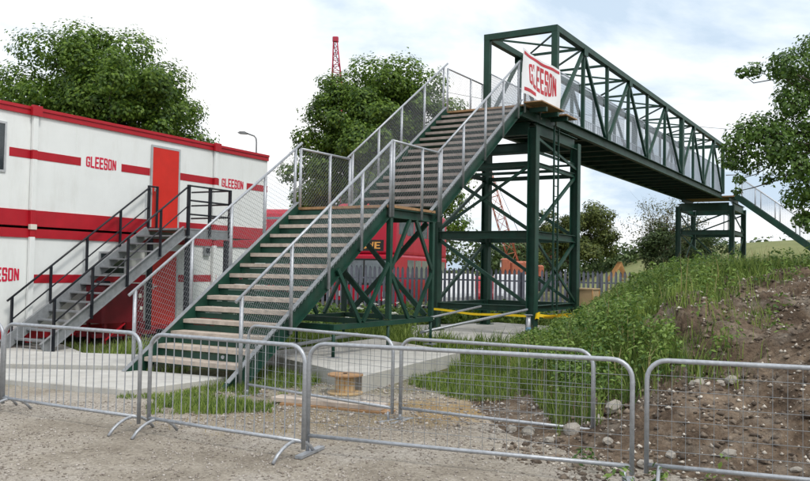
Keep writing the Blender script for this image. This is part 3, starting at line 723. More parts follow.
# upper platform between stair head and bridge
t, off = SF.thing('bridge_platform', 'timber-decked green platform at the head of the stairs', 'platform', 11.3, 1.0, 5.6)
for x in np.arange(S3 + 0.12, 12.55, 0.26):
    MB().box(x, -0.12, ZU - 0.05, x + 0.245, WY + 0.12, ZU).build('deck_board', OSB, t, off)
for y in (-0.04, WY + 0.04): MB().chan((S3 + 0.03, y, ZU - 0.19), (12.6, y, ZU - 0.19), 0.08, 0.26, 0.014, side=1 if y > 1 else -1).build('edge_beam', GREEN, t, off)
for x in (S3 + 0.15, 11.0, 11.8, 12.5): MB().isec((x, 0.01, ZU - 0.2), (x, WY - 0.01, ZU - 0.2), 0.1, 0.2, 0.014).build('cross_beam', GREEN, t, off)
MB().box(S3 - 0.05, -0.62, ZU - 0.005, 11.75, -0.125, ZU + 0.025).build('plywood_sheet', OSB, t, off)
MB().box(11.9, -0.62, ZU - 0.055, 12.75, -0.125, ZU - 0.025).build('plywood_sheet', OSB, t, off)
for x in (10.6, 11.4, 12.1): MB().beam((x, -0.12, ZU - 0.12), (x, -0.58, ZU - 0.12), 0.09, 0.11).build('outrigger', GREEN, t, off)
for y, xs in ((-0.10, [10.32, 11.4, 12.5]), (WY + 0.10, [10.42, 11.8, 12.55])): rail_side(t, off, xs, lambda x: ZU, y, 1.16, ends=(0.0, 0.0))

# banner
t, off = SF.thing('advertising_banner', 'white GLEESON banner with red lettering tied to the platform rail', 'banner', 11.3, -0.2, 6.08)
bx0, bx1, bz0, bz1, by = 9.86, 12.5, 6.12, 7.24, -0.20
g = MB(); nu, nv = 28, 12
def bann(u, v, d=0.0):
    x = bx0 + (bx1 - bx0) * u; z = bz0 + (bz1 - bz0) * v - 0.03 * math.sin(math.pi * u) * v + 0.015 * math.sin(9 * u) * (1 - v)
    y = by - 0.02 * math.sin(7 * u + 2 * v) - 0.012 * math.sin(17 * u - 5 * v) - d
    return (x, y, z)
vs = [bann(i / nu, j / nv) for j in range(nv + 1) for i in range(nu + 1)]
vs += [bann(i / nu, j / nv, 0.004) for j in range(nv + 1) for i in range(nu + 1)]
nn = (nu + 1) * (nv + 1); fs = []
for j in range(nv):
    for i in range(nu):
        a = j * (nu + 1) + i
        fs += [(a, a + nu + 1, a + nu + 2, a + 1), (nn + a, nn + a + 1, nn + a + nu + 2, nn + a + nu + 1)]
g.add(vs, fs, True).build('sheet', BANNER, t, off)
def on_banner(mb):   # bend flat pieces with u=x, z=v to the sheet
    mb.v = [(*bann(x, z, 0.006 + y)[:1], bann(x, z, 0.006 + y)[1], bann(x, z, 0.006 + y)[2]) for x, y, z in mb.v]; return mb
lm = MB(); lettering(lm, 'GLEESON', 0.16, 0.88, 0.20, 0.82, 0.0, 0.003, bow=0.32, gap=0.2)
on_banner(lm).build('lettering', BANRED, t, off)
st = MB()
for i in range(20): st.box(0.03 + 0.047 * i, 0.0, 0.875, 0.03 + 0.047 * (i + 1), 0.003, 0.945)
on_banner(st).build('stripe', BANRED, t, off)
st = MB()
for i in range(6): st.box(0.05 + 0.05 * i, 0.0, 0.07, 0.05 + 0.05 * (i + 1), 0.003, 0.15)
on_banner(st).build('stripe', BANRED, t, off)

# ------------------------------------------------------------------ bridge span
BX0, BX1, ZB0, ZB1 = 12.66, 37.65, 5.98, 8.46
nodes = [12.66, 15.0, 17.35, 19.8, 22.3, 25.0, 27.95, 30.3, 32.6, 35.0, 37.65]
t, off = SF.thing('footbridge_span', 'long green lattice truss footbridge with mesh sides', 'footbridge', (BX0 + BX1) / 2, WY / 2, 5.7)
def zt_b(x): return ZB1 + 0.12 * (x - BX0) / 25
for y in (0.0, WY):
    MB().beam((BX0 - 0.09, y, zt_b(BX0)), (BX1 + 0.09, y, zt_b(BX1)), 0.17, 0.17).build('top_chord', GREEN, t, off)
    MB().chan((BX0 - 0.09, y, ZB0 - 0.1), (BX1 + 0.09, y, ZB0 - 0.1), 0.14, 0.30, 0.016, side=1 if y > 1 else -1).build('bottom_chord', GREEN, t, off)
    for i, x in enumerate(nodes):
        big = i in (0, 6, 10)
        MB().beam((x, y, ZB0 + 0.055), (x, y, zt_b(x) - 0.087), 0.17 if big else 0.10, 0.17 if big else 0.10, (1, 0, 0)).build('upright', GREEN, t, off)
    MB().beam((nodes[6] + 0.2, y, ZB0 + 0.055), (nodes[6] + 0.2, y, zt_b(nodes[6]) - 0.087), 0.14, 0.14, (1, 0, 0)).build('upright', GREEN, t, off)
    for i in range(1, 10, 2):
        for j in (i - 1, i + 1):
            MB().beam((nodes[i], y - 0.003, zt_b(nodes[i]) - 0.10), (nodes[j] + (0.12 if j < i else -0.12), y - 0.003, ZB0 + 0.07), 0.09, 0.09).build('diagonal', GREEN, t, off)
for i, x in enumerate(nodes):
    big = i in (0, 10)
    MB().beam((x, 0.087, zt_b(x) + (0 if big else -0.02)), (x, WY - 0.087, zt_b(x) + (0 if big else -0.02)), 0.17 if big else 0.07, 0.17 if big else 0.07).build('top_cross_beam', GREEN, t, off)
    if i < 10:
        a, b = (0.09, WY - 0.09) if i % 2 else (WY - 0.09, 0.09)
        MB().beam((x + 0.08, a, zt_b(x) - 0.03), (nodes[i + 1] - 0.08, b, zt_b(x) - 0.03), 0.05, 0.05).build('top_brace', GREEN, t, off)
MB().beam((BX0 + 0.05, 0.09, zt_b(BX0) - 0.13), (nodes[1], WY - 0.1, zt_b(BX0) - 0.13), 0.04, 0.04).build('top_brace', GREEN, t, off)
gus = MB().box(-0.17, -0.006, -0.11, 0.17, 0.006, 0.11).mesh('gusset_plate'); gus.materials.append(GREEN)
for y in (-0.094, WY + 0.094):
    for i in range(1, 10, 2):
        o = obj('gusset_plate', gus, None, t); o.location = (nodes[i] - off[0], y - off[1], zt_b(nodes[i]) - 0.15 - off[2])
    for i in range(2, 10, 2):
        o = obj('gusset_plate', gus, None, t); o.location = (nodes[i] - off[0], y - off[1], ZB0 + 0.12 - off[2])
for x in np.arange(BX0 + 0.3, BX1, 1.2):
    MB().isec((x, 0.07, ZB0 - 0.17), (x, WY - 0.07, ZB0 - 0.17), 0.10, 0.14, 0.012).build('floor_beam', GREEN, t, off)
DK = mat('bridge_deck', (0.05, 0.06, 0.055), 0.8, 0, 0.3, 4)
MB().box(BX0 - 0.08, 0.075, ZB0 - 0.095, BX1 + 0.08, WY - 0.075, ZB0 - 0.03).build('deck', DK, t, off)
for y in (0.10, WY - 0.10):
    for i in range(10):
        a, b = nodes[i] + 0.06, nodes[i + 1] - 0.06
        m = MB(); z0, z1 = ZB0 + 0.08, ZB0 + 1.42
        for x in np.arange(a, b, 0.045): m.wire((x, y, z0), (x, y, z1), 0.0042)
        for z in np.arange(z0, z1 + 0.001, 0.075): m.wire((a, y, z), (b, y, z), 0.0042)
        for z in (z0, z1): m.beam((a, y, z), (b, y, z), 0.03, 0.03)
        m.build('mesh_panel', MESHW, t, off)

# far pier, far platform and far stairs
PX0, PX1, PY0, PY1, PZ = 38.35, 42.2, -0.35, 2.45, 5.45
t, off = SF.thing('bridge_pier', 'dark green steel pier carrying the far end of the bridge', 'pier', 40.2, 1.2, 0)
cor = {'n': (PX0, PY0), 'e': (PX1, PY0), 'w': (PX0, PY1), 'k': (PX1, PY1)}
for k, (x, y) in cor.items(): MB().isec((x, y, -0.1), (x, y, PZ), 0.26, 0.26, 0.024, (0, 1, 0)).build('post', GREEN, t, off)
for a, b in faces:
    pa, pb = inset(cor[a], cor[b], 0.14)
    for z, w_, h in ((1.3, .14, .16), (4.0, 0.14, 0.24), (PZ - 0.05, 0.2, 0.42)):
        MB().isec((pa.x, pa.y, z), (pb.x, pb.y, z), w_, h, 0.016).build('beam', GREEN, t, off)
    MB().beam((pa.x, pa.y, 5.1), (pb.x, pb.y, 4.15), 0.05, 0.08).build('brace', GREEN, t, off)
    MB().beam((pa.x, pa.y, 1.4), (pb.x, pb.y, 3.85), 0.05, 0.08).build('brace', GREEN, t, off)
    MB().beam((pa.x, pa.y, 0.1), (pb.x, pb.y, 1.2), 0.05, 0.08).build('brace', GREEN, t, off)
for x in (38.6, 39.9, 41.2): 
    for y in (0.1, 2.0): MB().beam((x, y, 4.13), (x, y, 5.0), 0.04, 0.04).build('guard_post', GREEN, t, off)
for y in (0.1, 2.0): MB().beam((38.6, y, 5.0), (41.2, y, 5.0), 0.04, 0.04).build('guard_rail', GREEN, t, off)
FZ = 5.93
t, off = SF.thing('far_stair_landing', 'timber-decked landing at the far end of the bridge', 'landing', 39.4, 1.0, 5.5)
for k in range(9): MB().box(37.8 + k * 0.33, -0.55, FZ - 0.06, 37.8 + k * 0.33 + 0.32, WY + 0.3, FZ).build('deck_board', OSB, t, off)
for y in (-0.3, WY + 0.1): MB().isec((37.8, y, FZ - 0.17), (40.7, y, FZ - 0.17), 0.1, 0.2, 0.014).build('edge_beam', GREEN, t, off)
t, off = SF.thing('far_staircase', 'distant green stairs with mesh rails descending from the far landing', 'staircase', 38.9, -4.5, 2.0)
fy0, fy1, fz1, sw0, sw1 = -0.6, -7.4, FZ - 6.8 * 0.765, 38.0, 40.0
zf = lambda y: FZ - (fy0 - y) * 0.765
for x in (sw0, sw1):
    MB().beam((x, fy0 + 0.1, zf(fy0 + 0.1) - 0.02), (x, fy1, zf(fy1) - 0.02), 0.08, 0.30).build('stringer', GREEN, t, off)
    h = MB().tube([(x, fy0 + 0.5, FZ + 1.12), (x, fy0, FZ + 1.12), (x, fy1, zf(fy1) + 1.12)], 0.03, 6).build('handrail', GALV, t, off)
    for y in np.linspace(fy0, fy1, 8): MB().tube([(x, y, zf(y)), (x, y, zf(y) + 1.12)], 0.028, 6).build('rail_post', GALV, h)
    m = MB()
    for y in np.arange(fy1, fy0, 0.06): m.wire((x, y, zf(y) + 0.12), (x, y, zf(y) + 1.08), 0.0035)
    for z in np.arange(0.14, 1.08, 0.09): m.wire((x, fy1, zf(fy1) + z), (x, fy0, zf(fy0) + z), 0.0035)
    m.build('mesh_panel', MESHW, h)
for k in range(1, 27):
    y = fy0 + (fy1 - fy0) * k / 27; MB().box(sw0 + 0.05, y - 0.14, zf(y) - 0.06, sw1 - 0.05, y + 0.13, zf(y) - 0.01).build('tread', TREADU, t, off)

# ------------------------------------------------------------------ crowd barriers
BARR = {}
def barrier(p0, p1, label, style, h=1.03, feet='arch', zb=None, scale=1.0):
    p0, p1 = Vector((*p0, 0)), Vector((*p1, 0)); L = (p1 - p0).length
    ang = math.atan2(p1.y - p0.y, p1.x - p0.x); mid = (p0 + p1) / 2
    if zb is None: zb = float(ground_z(mid.x, mid.y))
    t = thing('crowd_barrier', label, 'barrier', (p0.x, p0.y, zb), ang, 'galvanised crowd barriers')
    r = 0.0205; rb = 0.16; zr = 0.17
    pts = [(r, 0, 0.10)]
    pts += [(r, 0, h - rb)]
    for k in range(1, 7):
        a = math.pi / 2 * k / 6; pts.append((r + rb * (1 - math.cos(a)), 0, h - rb + rb * math.sin(a)))
    for k in range(7):
        a = math.pi / 2 * k / 6; pts.append((L - r - rb + rb * math.sin(a), 0, h - rb + rb * math.cos(a)))
    pts += [(L - r, 0, 0.10)]
    # gentle knocks so the rails are not dead straight
    bend = rnd.uniform(-0.012, 0.012)
    pts = [(x, bend * math.sin(math.pi * x / L) * z / h, z) for x, y, z in pts]
    MB().tube(pts, r, 10).build('frame', GALV, t)
    MB().tube([(r, 0, zr), (L / 2, 0, zr - 0.004), (L - r, 0, zr)], r * 0.9, 10).build('bottom_rail', GALV, t)
    def topz(x):
        if x < r + rb: d = r + rb - x; return h - rb + math.sqrt(max(0, rb * rb - d * d))
        if x > L - r - rb: d = x - (L - r - rb); return h - rb + math.sqrt(max(0, rb * rb - d * d))
        return h
    if style == 'rods':
        n = int(L / 0.118)
        for k in range(1, n):
            x = L * k / n + rnd.uniform(-0.004, 0.004)
            MB().tube([(x, 0, zr), (x + rnd.uniform(-0.006, 0.006), 0.0, topz(x))], 0.0058, 6, cap=False).build('rod', GALV, t)
    else:
        n = int(L / 0.105)
        for k in range(1, n):
            x = L * k / n
            MB().tube([(x, 0.006, zr), (x, 0.006, topz(x))], 0.0023, 5, cap=False).build('upright_wire', GALVW, t)
        nz = 7
        for k in range(1, nz):
            z = zr + (h - zr) * k / nz
            x0 = 0.0
            MB().tube([(r, -0.001, z), (L - r, -0.001, z)], 0.0023, 5, cap=False).build('cross_wire', GALVW, t)
    if feet == 'arch':
        for x in (0.12, L - 0.12):
            pp = [(x, -0.30 + 0.6 * k / 10, 0.012 + (zr - 0.02) * math.sin(math.pi * k / 10) ** 0.75) for k in range(11)]
            MB().tube(pp, 0.016, 8).build('foot', GALV, t)
    elif feet == 'plate':
        for x in (0.05, L - 0.05): 
            MB().box(x - 0.035, -0.24, 0.004, x + 0.035, 0.24, 0.03).build('foot', GALV, t)
            MB().tube([(x - 0.03, 0, 0.03), (x - 0.03, 0, 0.12)], 0.018, 8).build('foot_stem', GALV, t)
    return t
barrier((-7.0, 11.0), (-4.72, 9.85), 'barred crowd barrier at the edge of the stair slab, end post beside the next', 'rods')
barrier((-4.66, 9.72), (-2.70, 8.62), 'barred crowd barrier in front of the grey cabin stairs', 'rods')
barrier((-2.62, 8.60), (-0.87, 7.55), 'barred crowd barrier in front of the foot of the green stairs', 'rods')
barrier((-0.90, 7.85), (1.90, 6.82), 'long wire-mesh crowd barrier in front of the wooden cable drum', 'mesh', feet='plate')
barrier((2.0, 6.90), (4.55, 6.0), 'wire-mesh crowd barrier in front of the bare earth heap', 'mesh')
barrier((-2.12, 11.35), (-0.10, 9.62), 'wire-mesh crowd barrier standing beside the foot of the green stairs', 'mesh', h=0.97, feet='plate', zb=-0.03)
barrier((-0.04, 9.66), (1.96, 8.50), 'wire-mesh crowd barrier standing at the weedy edge of the earth heap', 'mesh', h=0.97, feet='plate', zb=-0.03)

# ------------------------------------------------------------------ small site objects
def cable_drum(loc, s=1.0):
    t = thing('cable_drum', 'small wooden cable drum standing on end beside the concrete footing', 'cable drum', loc, 0.3); t.scale = (s, s, s)
    b = MB().lathe([(0.32, 0), (0.33, 0.005), (0.33, 0.03), (0.32, 0.035)], 28); b.build('flange', PLY, t)
    b = MB().lathe([(0.32, 0.325), (0.33, 0.33), (0.33, 0.355), (0.32, 0.36)], 28); b.build('flange', OSB, t)
    MB().lathe([(0.17, 0.036), (0.17, 0.324)], 24).build('core', TIMBERNEW, t)
    for k in range(12):
        a = k * math.pi / 6
        MB().beam((0.174 * math.cos(a), 0.174 * math.sin(a), 0.036), (0.174 * math.cos(a), 0.174 * math.sin(a), 0.324), 0.075, 0.012, (math.cos(a), math.sin(a), 0)).build('stave', PLY, t)
    MB().lathe([(0.04, 0.3605), (0.04, 0.372)], 12).build('hub', BLACK, t)
cable_drum((-0.80, 11.6, 0.0), 0.76)
def plank(p0, p1, w_, h, z, label, m, name='plank'):
    a = Vector((*p0, z)); b = Vector((*p1, z)); L = (b - a).length; mb = MB()
    mb.box(-L / 2, -w_ / 2, 0, L / 2, w_ / 2, h)
    o = mb.build(name, m); o.location = (a + b) / 2; o.rotation_euler = (0, R(0.6), math.atan2(b.y - a.y, b.x - a.x))
    return tag(o, label, 'plank')
plank((-1.62, 10.75), (-0.22, 10.25), 0.30, 0.05, 0.03, 'pale scaffold board lying on the bare ground by the cable drum', TREAD)
plank((-1.5, 10.62), (-0.12, 10.12), 0.24, 0.045, -0.02, 'dark plank lying under the pale scaffold board', OSB)
# scaffold tubes lying near the towers
def pole(p0, p1, r, label):
    c = (Vector(p0) + Vector(p1)) / 2
    o = MB().tube([Vector(p0) - c, Vector(p1) - c], r, 10).build('scaffold_tube', GALV); o.location = c
    return tag(o, label, 'scaffold tube')
pole((0.35, 17.0, 0.45), (3.05, 20.6, 0.78), 0.03, 'grey scaffold tube propped up against the tower base beam')
pole((0.15, 17.6, 0.62), (2.0, 21.6, 0.80), 0.025, 'thinner scaffold tube resting behind the propped one')
pole((-2.75, 12.7, 0.35), (-0.9, 16.3, 0.45), 0.03, 'pale scaffold tube lying across the square concrete footing')
pole((0.5, 16.7, 0.1), (3.2, 17.9, 0.12), 0.03, 'scaffold tube lying on the grass beside the tower base')
t = thing('steel_prop', 'galvanised steel prop with blue wrapping under the tower beam', 'prop', (2.93, 19.55, 0.08))
MB().tube([(0, 0, 0), (0, 0, 0.62)], 0.055, 12).build('tube', GALV, t); MB().tube([(0, 0, 0.18), (0, 0, 0.34)], 0.062, 12).build('wrap', BLUE, t)
MB().box(-0.1, -0.1, -0.004, 0.1, 0.1, 0.01).build('foot_plate', GALV, t); MB().box(-0.09, -0.09, 0.62, 0.09, 0.09, 0.635).build('head_plate', GALV, t)
# plywood box on the tower base beam
t, off = SF.thing('plywood_box', 'pale plywood box on the corner of the tower base', 'box', 14.75, -0.25, 0.75)
MB().box(14.45, -0.52, 0.75, 15.1, 0.05, 1.22).build('case', PLY, t, off); MB().box(14.42, -0.55, 1.22, 15.13, 0.08, 1.26).build('lid', PLY, t, off)
for x in (14.44, 15.085): MB().box(x, -0.545, 0.76, x + 0.03, -0.521, 1.21).build('batten', TIMBERNEW, t, off)
MB().beam((EX + 0.15, -0.2, 0.70), (15.15, -0.2, 0.70), 0.12, 0.09).build('bearer', GREEN, t, off)
# yellow tape round the tower base
t, off = SF.thing('warning_tape', 'yellow warning tape strung along the tower base beams', 'tape', 12.5, -0.1, 0.5)
def tape(mb, p0, p1, sag, h, n=14, seed=0):
    vs = []; fs = []
    for i in range(n + 1):
        u = i / n; p = Vector(p0).lerp(Vector(p1), u); z = p.z - sag * math.sin(math.pi * u) + 0.012 * math.sin(11 * u + seed)
        tw = 0.02 * math.sin(6 * u + seed)
        vs += [(p.x, p.y - tw, z - h / 2), (p.x, p.y + tw, z + h / 2)]
    for i in range(n): fs.append((2 * i, 2 * i + 2, 2 * i + 3, 2 * i + 1))
    mb.add(vs, fs)
m = MB(); tape(m, (NX - 0.16, WYT, 0.66), (NX - 0.16, NY, 0.60), 0.05, 0.06); m.build('strip', YELLOW, t, off)
m = MB(); tape(m, (NX, NY - 0.16, 0.60), (EX, NY - 0.16, 0.55), 0.04, 0.08, seed=2); m.build('strip', YELLOW, t, off)
m = MB(); tape(m, (NX + 0.4, NY - 0.165, 0.55), (EX + 0.7, NY - 0.20, 0.52), 0.05, 0.05, seed=4); m.build('strip', YELLOW, t, off)
m = MB(); tape(m, (NX - 0.17, NY - 0.17, 0.60), (NX + 0.13, NY - 0.17, 0.6), 0.0, 0.16, seed=4); m.build('strip', YELLOW, t, off)

# lumps of broken concrete
def rock_mesh(name, s, seed):
    r = random.Random(seed); bm_v = []; 
    import bmesh
    bm = bmesh.new(); bmesh.ops.create_icosphere(bm, subdivisions=2, radius=1)
    for v in bm.verts:
        n_ = noise.noise(v.co * 1.6 + Vector((seed * 3.1, 0, 0))) * 0.35 + noise.noise(v.co * 4 + Vector((seed, 5, 0))) * 0.12
        v.co *= 1 + n_
        v.co = Vector((round(v.co.x * 2.4) / 2.4 * 0.4 + v.co.x * 0.6, v.co.y * 0.75, v.co.z * 0.55))
        v.co *= s
    me = bpy.data.meshes.new(name); bm.to_mesh(me); bm.free(); return me
rocks = [rock_mesh('concrete_lump', 1.0, k) for k in range(6)]
for k, (x, y, s) in enumerate([(3.15, 8.9, .10), (3.4, 8.95, .07), (3.55, 9.0, .08), (3.28, 9.05, .06), (4.35, 8.6, .16), (2.25, 8.9, .12), (2.05, 8.75, .08), (1.75, 8.6, .12), (1.5, 8.5, .07), (1.35, 8.9, .09), (1.2, 9.1, .08), (2.9, 7.4, .07), (2.45, 7.6, .06), (2.65, 9.4, .06), (3.8, 7.5, .07), (0.95, 8.7, .06), (2.0, 8.1, .07), (3.3, 7.0, .05), (2.2, 7.5, .09)]):
    o = obj('concrete_lump', rocks[k % 6], RUBBLE); o.location = (x, y, float(surf_z(x, y)) + s * 0.2); o.scale = (s, s, s); o.rotation_euler = (rnd.uniform(-.3, .3), rnd.uniform(-.3, .3), rnd.uniform(0, 6))
    tag(o, 'pale lump of broken concrete lying on the brown earth heap', 'concrete lump', 'lumps of broken concrete on the earth heap')

# ------------------------------------------------------------------ palisade fence
FP0, FP1 = Vector((-7.0, 27.9, 0)), Vector((13.5, 28.6, 0))
fl = (FP1 - FP0).length; fa = math.atan2(FP1.y - FP0.y, FP1.x - FP0.x)
t = thing('palisade_fence', 'grey steel palisade fence with pointed pales behind the bridge tower', 'fence', FP0, fa)
pm = MB()
hw, fh = 0.044, 1.86
prof = [(-hw, -0.016), (-hw * 0.45, 0.004), (0, -0.006), (hw * 0.45, 0.004), (hw, -0.016)]
vs = []
for z, k in ((0.02, 1), (fh - 0.09, 1), (fh, 0.12)):
    for u, v in prof: vs.append((u * k, v, z))
n = 5; fs = []
for j in range(2):
    for i in range(4): fs.append((j * n + i, j * n + i + 1, (j + 1) * n + i + 1, (j + 1) * n + i))
pm.add(vs, fs); pme = pm.mesh('pale'); pme.materials.append(PALE_GREY)
npal = int(fl / 0.158)
for k in range(npal):
    x = 0.158 * k
    o = obj('pale', pme, None, t); o.location = (x, -0.02 + rnd.uniform(-.004, .004), -0.012 * x * 0.5 + rnd.uniform(-.012, .012)); o.rotation_euler = (0, rnd.uniform(-.008, .008), 0)
for z in (0.35, 1.45): MB().beam((0, 0.02, z), (fl, 0.02, z - 0.006 * fl), 0.04, 0.05).build('rail', PALE_GREY, t)
for k in range(8): MB().isec((k * 2.75, 0.1, -0.2), (k * 2.75, 0.1, 1.75 - 0.006 * k * 2.75), 0.1, 0.1, 0.012, (0, 1, 0)).build('fence_post', PALE_GREY, t)

# ------------------------------------------------------------------ vehicles behind the fence
def wheel(par, x, y, z, r, w_):
    wo = MB().lathe([(r * 0.62, -w_ / 2), (r * 0.95, -w_ / 2), (r, -w_ / 2 + 0.03), (r, w_ / 2 - 0.03), (r * 0.95, w_ / 2), (r * 0.62, w_ / 2)], 20, (x, y, z), 'y').build('wheel', RUBBER, par)
    MB().lathe([(r * 0.6, -w_ / 2 - 0.006), (r * 0.6, w_ / 2 + 0.006)], 16, (x, y, z), 'y').build('rim', ALU, wo)
def bus(loc, rz, label, upper, band, blind=True):
    t = thing('double_decker_bus', label, 'bus', loc, rz, 'double-decker buses')
    low = [(0.06, .32), (0, .55), (0.0, 1.05), (0.05, 2.3), (10.0, 2.3), (10.0, .32)]
    upp = [(0.05, 2.3), (.10, 3.0), (.16, 3.75), (.26, 4.05), (.45, 4.22), (.8, 4.28), (9.5, 4.28), (9.85, 4.18), (10, 3.95), (10.0, 2.3)]
    b = MB().prism(low, 'y', -1.24, 1.24).build('lower_body', BUSRED, t)
    b2 = MB().prism(upp, 'y', -1.22, 1.22).build('upper_body', upper, t)
    for o in (b, b2):
        m = o.modifiers.new('bevel', 'BEVEL'); m.width = 0.09; m.segments = 3; m.limit_method = 'ANGLE'; m.angle_limit = R(50)
    def pan(name, x0, x1, y, z0, z1, m): 
        s = -1 if y < 0 else 1
        return MB().cbox(min(x0, x1), min(y, y + s * 0.008), z0, max(x0, x1), max(y, y + s * 0.008), z1, 0.002).build(name, m, t)
    def front(name, y0, y1, z0, z1, m, e=0.012):
        xa = lambda z: (0.05 * (z - 1.05) / 1.25 if z < 2.3 else 0.05 + 0.09 * (z - 2.3) / 1.0) 
        b = MB(); x0, x1 = xa(z0), xa(z1)
        b.add([(x0 - e, y0, z0), (x0 - e, y1, z0), (x1 - e, y1, z1), (x1 - e, y0, z1), (x0 + .05, y0, z0), (x0 + .05, y1, z0), (x1 + .05, y1, z1), (x1 + .05, y0, z1)], [(3, 2, 1, 0), (4, 5, 6, 7), (0, 1, 5, 4), (1, 2, 6, 5), (2, 3, 7, 6), (3, 0, 4, 7)])
        return b.build(name, m, t)
    front('windscreen_surround', -1.1, 1.1, 1.12, 2.12, RUBBER, 0.008); front('windscreen', 0.03, 1.03, 1.2, 2.05, BUSGLASS); front('windscreen', -1.03, -0.03, 1.2, 2.05, BUSGLASS)
    front('upper_window', 0.03, 1.05, 3.05, 3.9, BUSGLASS); front('upper_window', -1.05, -0.03, 3.05, 3.9, BUSGLASS)
    if blind:
        front('destination_blind', -0.75, 0.75, 2.42, 2.84, RUBBER)
        l = MB(); lettering(l, 'OWE', -0.15, 0.62, 2.50, 2.76, 0, 0.004, 0.0)
        l.v = [(0.05 + 0.09 * (z - 2.3) - 0.018 - y, -x, z) for x, y, z in l.v]; l.build('blind_lettering', AMBER, t)
    front('headlamp', 0.75, 0.98, 0.68, 0.88, ALU); front('headlamp', -0.98, -0.75, 0.68, 0.88, ALU)
    front('bumper', -1.2, 1.2, 0.36, 0.52, RUBBER)
    for y in (-1.24, 1.24):
        for k in range(6): pan('side_window', 1.9 + k * 1.3, 3.05 + k * 1.3, y, 1.35, 2.1, BUSGLASS)
        for k in range(7): pan('side_window', 0.55 + k * 1.3, 1.65 + k * 1.3, y * 1.22 / 1.24, 3.08, 3.86, BUSGLASS)
        pan('trim_band', 0.2, 9.8, y * 1.22 / 1.24, 2.42, 2.50, band)
        pan('vent', 1.0, 1.25, y * 1.22 / 1.24, 2.62, 2.92, RUBBER)
        wheel(t, 2.3, y * 0.9, 0.48, 0.48, 0.3); wheel(t, 7.6, y * 0.9, 0.48, 0.48, 0.3)
    return t
bus((-1.55, 31.6, -0.02), R(76.0), 'red double-decker bus behind the palisade fence under the stair landing', BUSRED, BUSRED)
bus((-6.1, 36.0, 0), R(83), 'second double-decker bus just showing past the end of the cabins', BUSRED, CREAM, False)

def car(name, loc, rz, label, cat, prof, glass, L, W, body, wr, wx, group=None):
    t = thing(name, label, cat, loc, rz, group)
    o = MB().prism(prof, 'y', -W / 2, W / 2).build('body', body, t)
    m = o.modifiers.new('bevel', 'BEVEL'); m.width = 0.06; m.segments = 3; m.limit_method = 'ANGLE'; m.angle_limit = R(40)
    for g in glass:
        for s in (-1, 1): MB().prism(g, 'y', s * (W / 2 - 0.005), s * (W / 2 + 0.008)).build('side_window', GLASS, t)
    for x in wx:
        for s in (-1, 1): wheel(t, x, s * (W / 2 - 0.09), wr, wr, 0.2)
    zs = 0.62
    for s in (-1, 1):
        MB().cbox(-0.02, s * W * 0.36 - 0.13, zs, 0.05, s * W * 0.36 + 0.13, zs + 0.14, 0.01).build('headlight', ALU, t)
        MB().cbox(L - 0.05, s * W * 0.40 - 0.08, zs + 0.1, L + 0.015, s * W * 0.40 + 0.08, zs + 0.3, 0.01).build('tail_light', CARRED, t)
    return t
VANP = [(0.0, .28), (0, .7), (.12, .86), (.95, .98), (1.6, 1.5), (1.9, 1.58), (4.5, 1.56), (4.62, 1.4), (4.68, .28)]
VANG = [[(1.25, 1.02), (2.1, 1.02), (2.1, 1.44), (1.7, 1.43)]]
CARP = [(0, .28), (0, .6), (.1, .75), (1.05, .92), (1.75, 1.40), (2.1, 1.46), (3.2, 1.44), (3.9, 1.05), (4.1, .98), (4.15, .28)]
CARG = [[(1.25, .96), (2.25, .96), (2.25, 1.36), (1.82, 1.34)], [(2.33, .96), (3.6, .96), (3.18, 1.36), (2.33, 1.36)]]
car('panel_van', (1.8, 31.2, 0), R(86), 'small white panel van parked behind the fence beside the red bus', 'van', VANP, VANG, 4.68, 1.75, VANW, 0.31, (0.85, 3.75))
car('parked_car', (3.4, 35.5, 0), R(80), 'small red car parked behind the fence between two white vans', 'car', CARP, CARG, 4.15, 1.7, CARRED, 0.3, (0.8, 3.3))
car('panel_van', (4.35, 32.2, 0), R(84), 'white panel van parked behind the fence beside the small red car', 'van', VANP, VANG, 4.68, 1.75, VANW, 0.31, (0.85, 3.75))
car('parked_car', (7.3, 30.6, -0.15), R(12), 'dark blue car parked behind the fence beyond the tower', 'car', CARP, CARG, 4.15, 1.7, CARBLUE, 0.3, (0.8, 3.3))
car('parked_car', (7.6, 33.4, -0.15), R(3), 'red car parked behind the fence beyond the blue car', 'car', CARP, CARG, 4.15, 1.7, CARRED, 0.3, (0.8, 3.3))

# ------------------------------------------------------------------ lattice cranes
def lattice(t, p0, p1, w0, w1, n, m, r=0.05, name='boom'):
    p0, p1 = Vector(p0), Vector(p1); d = (p1 - p0).normalized(); a = d.cross(Vector((0, 1, 0))).normalized(); c = a.cross(d)
    def corner(u, i): w_ = (w0 + (w1 - w0) * u) / 2; s = ((-1, -1), (1, -1), (1, 1), (-1, 1))[i]; return p0.lerp(p1, u) + a * s[0] * w_ + c * s[1] * w_
    for i in range(4): MB().tube([corner(0, i), corner(1, i)], r, 6).build(name + '_chord', m, t)
    for k in range(n):
        b = MB()
        for i in range(4):
            b.tube([corner(k / n, i), corner((k + 1) / n, (i + 1) % 4)] if k % 2 else [corner(k / n, (i + 1) % 4), corner((k + 1) / n, i)], r * 0.6, 4)
            b.tube([corner(k / n, i), corner(k / n, (i + 1) % 4)], r * 0.6, 4)
        b.build('lacing', m, t)
t = thing('crawler_crane', 'orange crawler crane with a lattice boom seen through the bridge tower', 'crane', (9.4, 68, 0))
lattice(t, (-0.43, 0, 2.2), (-3.56, 0, 12.4), 0.75, 0.7, 11, ORANGE, 0.035)
MB().cbox(-0.9, -1.4, 1.2, 1.3, 1.4, 2.5, 0.15).build('machine_house', ORANGE, t); MB().cbox(-1.6, -1.4, 1.25, -0.91, -0.2, 2.7, 0.1).build('cab', ORANGE, t)
